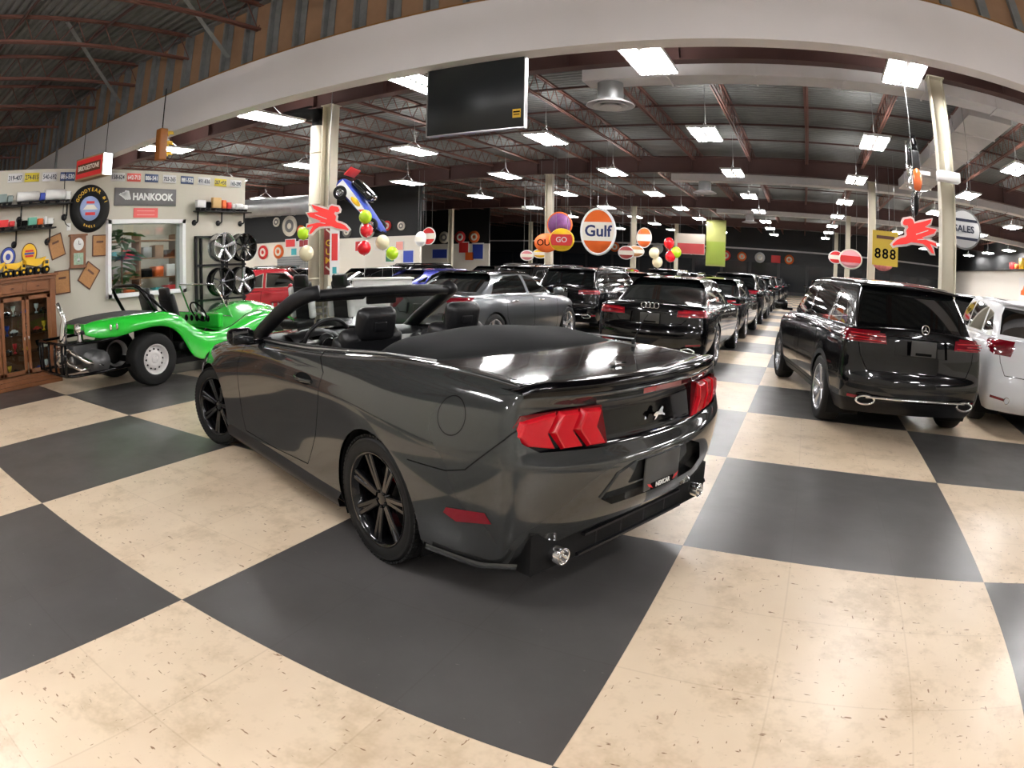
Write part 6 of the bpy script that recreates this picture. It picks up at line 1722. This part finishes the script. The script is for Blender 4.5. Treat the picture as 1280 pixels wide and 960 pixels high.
    for k in range(12):
        b = MB(); b.box((0, 0, -.5+.13*k), (2.6, .05, .12)); b.build('slat', E5['galv'], t)
    # gallery wall pictures
    for (x, z, w, h, nm, m) in ((-25.6, 2.3, 1.5, .8, 'wide blue car print', L_['blue']), (-23.5, 2.75, .9, .9, 'red and teal print', RD), (-23.0, 2.1, .8, .7, 'orange print', OR), (-22.3, 2.45, 1.0, 1.3, 'tall blue print', L_['blue'])):
        t = thing('picture', '%s on the cream gallery wall' % nm, 'picture', (x, 38.98, z))
        b = MB(); b.box((0, 0, 0), (w, .03, h)); b.build('frame', M['white'], t); b = MB(); b.box((0, -.02, 0), (w*.86, .01, h*.84)); b.build('print', m, t)
    for i, (x, nm, m) in enumerate(((-26.6, 'red', RD), (-25.2, 'white', CR), (-23.8, 'red and white', RD), (-22.6, 'orange', OR))):
        wall_disc_y('%s round sign on the black band above the gallery wall' % nm, x, 38.93, 3.55, .45, m)
    # far wall signs under the pale ledge
    for (x, nm, m, r) in ((-7.0, 'faded red', RD, .5), (-5.4, 'orange and white', OR, .45), (-3.65, 'grey', L_['plate_w'], .5), (-0.8, 'plain orange', OR, .45), (-13.8, 'grey round', L_['plate_w'], .55), (-12.6, 'dark red', RD, .4), (-10.4, 'pale', CR, .45), (-16.5, 'pink', pm('faded pink', (.6, .3, .3), .5), .5), (-18.3, 'orange and cream', OR, .5), (-9.4, 'white', CR, .4)):
        wall_disc_y('%s round sign far down the hall on the dark end wall' % nm, x, 59.7, 3.35 if x > -9 else 3.7, r, m)
    t = thing('picture', 'red square sign far down the hall on the dark end wall', 'sign', (-2.1, 59.7, 3.3)); b = MB(); b.box((0, 0, 0), (.9, .05, .7)); b.build('print', RD, t)
    # right display wall: long white banner cars and coloured boxes on the ledge
    cols = [('orange', OR), ('blue', BL), ('white', M['white']), ('red', RD), ('tan', L_['cork']), ('yellow', L_['yellow']), ('black', M['gap']), ('cream', CR)]
    for i in range(26):
        nm, m = cols[(i*3) % 8]; y = 9.5+1.15*i; h = .3+.12*((i*5) % 4)
        o = MB().rbox((0, 0, h/2), (.32, .5+.1*(i % 3), h), .02, n=1).build('display_box', m, None, loc=(15.27, y, 3.805))
        tag(o, '%s box on the ledge of the right wall, number-free lid, %s' % (nm, 'near end' if i < 9 else ('middle stretch' if i < 18 else 'far end')) if False else '%s box standing on the ledge of the right display wall' % nm, 'box', 'boxes on the right ledge')
    for i in range(8):
        y = 10.5+3.6*i
        t = thing('car_print', 'framed car photograph on the right display wall', 'picture', (15.47, y, 2.6), 0, 'car photographs on the right wall')
        b = MB(); b.box((0, 0, 0), (.03, 2.9, 1.5)); b.build('frame', M['white'], t)
        b = MB(); b.prism([(-1.0, -.3), (-.95, -.05), (-.5, .02), (-.25, .28), (.35, .28), (.62, .02), (1.0, -.05), (1.05, -.3)], (-.02, 0, 0), (0, 1, 0), (0, 0, 1), (-1, 0, 0), .01); b.build('print', [RD, L_['grey_sign'], BL, OR][i % 4], t)
def wall_disc_y(lab, x, y, z, r, m):
    t = thing('round_sign', lab, 'sign', (x, y, z))
    b = MB(); b.lathe([(0, -.03), (r, -.03), (r, .03), (0, .03)], axis='y', n=28); b.build('face', m, t)
    b = MB(); b.lathe([(r*.62, -.035), (r*.62, -.045), (r*.30, -.045), (r*.30, -.035)], axis='y', n=24, caps=False); b.build('centre_print', L_['grey_sign'] if m is L_['cream'] else L_['cream'], t)
    return t
build_signs()

def build_background():
    # red rounded car
    S = dict(SEDAN); S.update(hw=.80, xr=-2.05, xf=2.0, ax=1.2, zb=.98, zh=.93, zd=.80, H=1.50, rw=.50, cab=((-1.55, .85), (-.55, .25)), doors=(-.42, .62), handles=(-.25,), crease=(.80, .80),
        lamp=[(.45, .62), (.45, .78), (.60, .80), (.60, .62)], lampside=None, lampbar=None, win=[[(-.98, 1.02), (-.85, 1.22), (-.40, 1.37), (-.40, 1.01)], [(-.33, 1.01), (-.33, 1.38), (.15, 1.36), (.55, 1.03)]],
        rglass=[(-.42, 1.10), (.42, 1.10), (.36, 1.33), (-.36, 1.33)], chrome_win=True, exh='round', ez=.28, strip=.42, wheel='steel', wr=.33, rr=.2, pz=.70, boot=[(0, .60), (.4, .60), (.45, .8)], rb=0)
    r = closed_car('vintage_car', 'dark red rounded vintage saloon beyond the wheel rack', (-11.5, 9.75, 0), .62, M['red_paint'], S)
    # racing seats and a low table
    for k, (x, y) in enumerate(((-8.05, 6.85), (-7.50, 7.35))):
        t = thing('racing_seat', 'black and white bucket seat, %s of the pair by the red vintage car' % ('left' if k == 0 else 'right'), 'seat', (x, y, 0), .1)
        b = MB(); b.box((0, 0, .06), (.55, .6, .06)); b.cyl((0, 0, .06), (0, 0, .36), .05, 12); b.build('base', M['gap'], t)
        b = MB(); b.rbox((0, 0, .45), (.54, .52, .16), .05, n=3); b.build('cushion', M['leather'], t)
        Rx = Matrix.Rotation(.15, 3, 'X')
        b = MB(); b.rbox((0, .25, .86), (.44, .12, .78), .06, R=Rx, n=4); b.rbox((0, .17, 1.24), (.34, .12, .26), .07, R=Rx, n=4); bk = b.build('backrest', M['leather'], t)
        for s in (1, -1):
            b = MB(); b.rbox((s*.23, .20, .84), (.09, .16, .60), .04, R=Rx, n=3); b.build('side_bolster', M['white'], bk, label='white side bolster')
    t = thing('glass_table', 'low glass and steel table between the two bucket seats', 'table', (-9.1, 7.75, 0), .4) if False else thing('glass_table', 'low glass and steel table between the two bucket seats', 'table', (-9.2, 8.1, 0), .6)
    b = MB(); b.box((0, 0, .78), (1.2, .6, .015)); b.build('table_top', M['glass_smoke'], t)
    for sx in (-.55, .55):
        for sy in (-.26, .26):
            b = MB(); b.box((sx, sy, .38), (.03, .03, .77)); b.build('leg', M['brushed'], t)
    for z in (.5, .64):
        b = MB(); b.box((0, 0, z), (1.1, .5, .02)); b.build('tray', E5['galv'], t)
    t = thing('service_counter', 'white counter behind the convertible windscreen, right of the left column', 'counter', (-7.15, 8.35, 0), .75)
    b = MB(); b.box((0, 0, .62), (1.15, .5, 1.22)); b.build('front_panel', M['white'], t, bevel=.01)
    b = MB(); b.box((0, 0, 1.25), (1.22, .58, .04)); b.build('counter_top', M['white'], t, bevel=.01)
    t = thing('waste_bin', 'black bin beside the silver rims at the wall end', 'bin', (-8.95, 7.1, 0))
    b = MB(); b.lathe([(0, 0), (.17, 0), (.2, .62), (.19, .62), (.16, .02), (0, .02)], n=24, caps=False); b.build('bucket', M['gap'], t)
    b = MB(); b.lathe([(.205, .62), (.205, .66), (.17, .68), (.17, .64)], n=24, caps=False); b.build('bin_rim', M['brushed'], t)
    t = thing('ceiling_fan', 'white ceiling fan far back under the roof, left of the middle column', 'fan', (-12.3, 25.7, 4.2))
    b = MB(); b.lathe([(0, 0), (.12, 0), (.14, .08), (.08, .14), (.02, .16), (.02, 1.4), (0, 1.4)], n=20, caps=False); b.build('motor', M['white'], t)
    for k in range(4):
        b = MB(); a = PI/2*k+.3; b.box((.45*math.cos(a), .45*math.sin(a), .05), (.7, .13, .01), R=Matrix.Rotation(a, 3, 'Z')); b.build('blade', M['white'], t)
build_background()
# ---------------------------------------------------------------- camera: wide fisheye phone lens
def make_camera():
    c = bpy.data.cameras.new('camera'); o = bpy.data.objects.new('camera', c); COL.objects.link(o)
    c.type = 'PANO'; c.panorama_type = 'FISHEYE_LENS_POLYNOMIAL'
    c.sensor_fit = 'HORIZONTAL'; c.sensor_width = 36.0; c.sensor_height = 27.0
    c.fisheye_fov = math.radians(200)
    s = 1280/36.0/1000
    K = (1.2124859411528819, 0.5174539300422722, -1.43961345788398, 1.3448372772604804)
    c.fisheye_polynomial_k0 = 0.0
    c.fisheye_polynomial_k1 = -K[0]*s; c.fisheye_polynomial_k2 = -K[1]*s**2
    c.fisheye_polynomial_k3 = -K[2]*s**3; c.fisheye_polynomial_k4 = -K[3]*s**4
    c.shift_x = (640-619.368912960744)/1280; c.shift_y = (481.21785684-480)/1280
    c.clip_start = .05; c.clip_end = 200
    yaw, pit, rol = 0.48270357629853766, -0.19038493104128656, 0.016988863291738095
    Rm = Matrix.Rotation(yaw, 3, 'Z') @ Matrix.Rotation(PI/2+pit, 3, 'X') @ Matrix.Rotation(rol, 3, 'Z')
    o.matrix_world = Matrix.Translation((CX, CY, CZ)) @ Rm.to_4x4()
    SC.camera = o
CX, CY, CZ = .5098, -1.4145, 1.5328
def finish():
    w=bpy.data.worlds.new('world'); SC.world=w; w.use_nodes=True; w.node_tree.nodes['Background'].inputs[0].default_value=(.02,.02,.021,1)
    SC.view_settings.view_transform='Standard'; SC.view_settings.look='None'; SC.view_settings.gamma=1; SC.view_settings.use_curve_mapping=False
    SC.view_settings.exposure=1.62
    SC.cycles.max_bounces=6; SC.cycles.diffuse_bounces=3; SC.cycles.glossy_bounces=4; SC.cycles.transmission_bounces=6; SC.cycles.transparent_max_bounces=12
    SC.cycles.sample_clamp_indirect=8.0
make_mustang()
def islands(me):
    n = len(me.vertices); par = list(range(n))
    def find(a):
        while par[a] != a: par[a] = par[par[a]]; a = par[a]
        return a
    for e in me.edges:
        a, b = find(e.vertices[0]), find(e.vertices[1])
        if a != b: par[a] = b
    g = {}
    for p in me.polygons: g.setdefault(find(p.vertices[0]), []).append(p.index)
    return list(g.values())
def split_loose(names):
    done = {}
    for o in list(SC.objects):
        if o.type != 'MESH' or o.name.split('.')[0] not in names: continue
        me = o.data
        if me.name not in done:
            out = []
            for fs in islands(me):
                m = bpy.data.meshes.new(me.name); idx = {}; vs = []; fc = []
                for fi in fs:
                    q = []
                    for v in me.polygons[fi].vertices:
                        if v not in idx: idx[v] = len(vs); vs.append(me.vertices[v].co[:])
                        q.append(idx[v])
                    fc.append(q)
                m.from_pydata(vs, [], fc)
                for mt in me.materials: m.materials.append(mt)
                m.polygons.foreach_set('use_smooth', [me.polygons[fi].use_smooth for fi in fs]); m.polygons.foreach_set('material_index', [me.polygons[fi].material_index for fi in fs]); m.update(); out.append(m)
            done[me.name] = out
        out = done[me.name]
        if len(out) < 2: continue
        for m in out[1:]:
            c = o.copy(); c.data = m; COL.objects.link(c); c.parent = o.parent
        o.data = out[0]
split_loose({'duct_flange', 'uplight_fill', 'hanging_wire', 'headrest_post', 'diffuser_fin', 'exhaust_header', 'red_print', 'hand', 'sun_visor', 'crankcase', 'pulley', 'gauge', 'belt_trim', 'edge_frame', 'spoke', 'steering_spoke', 'tube_lamps', 'side_bolster', 'uprights', 'hanger', 'wheel_spoke', 'bracket', 'wheel', 'rear_wing', 'window_sill'})
make_camera()
finish()
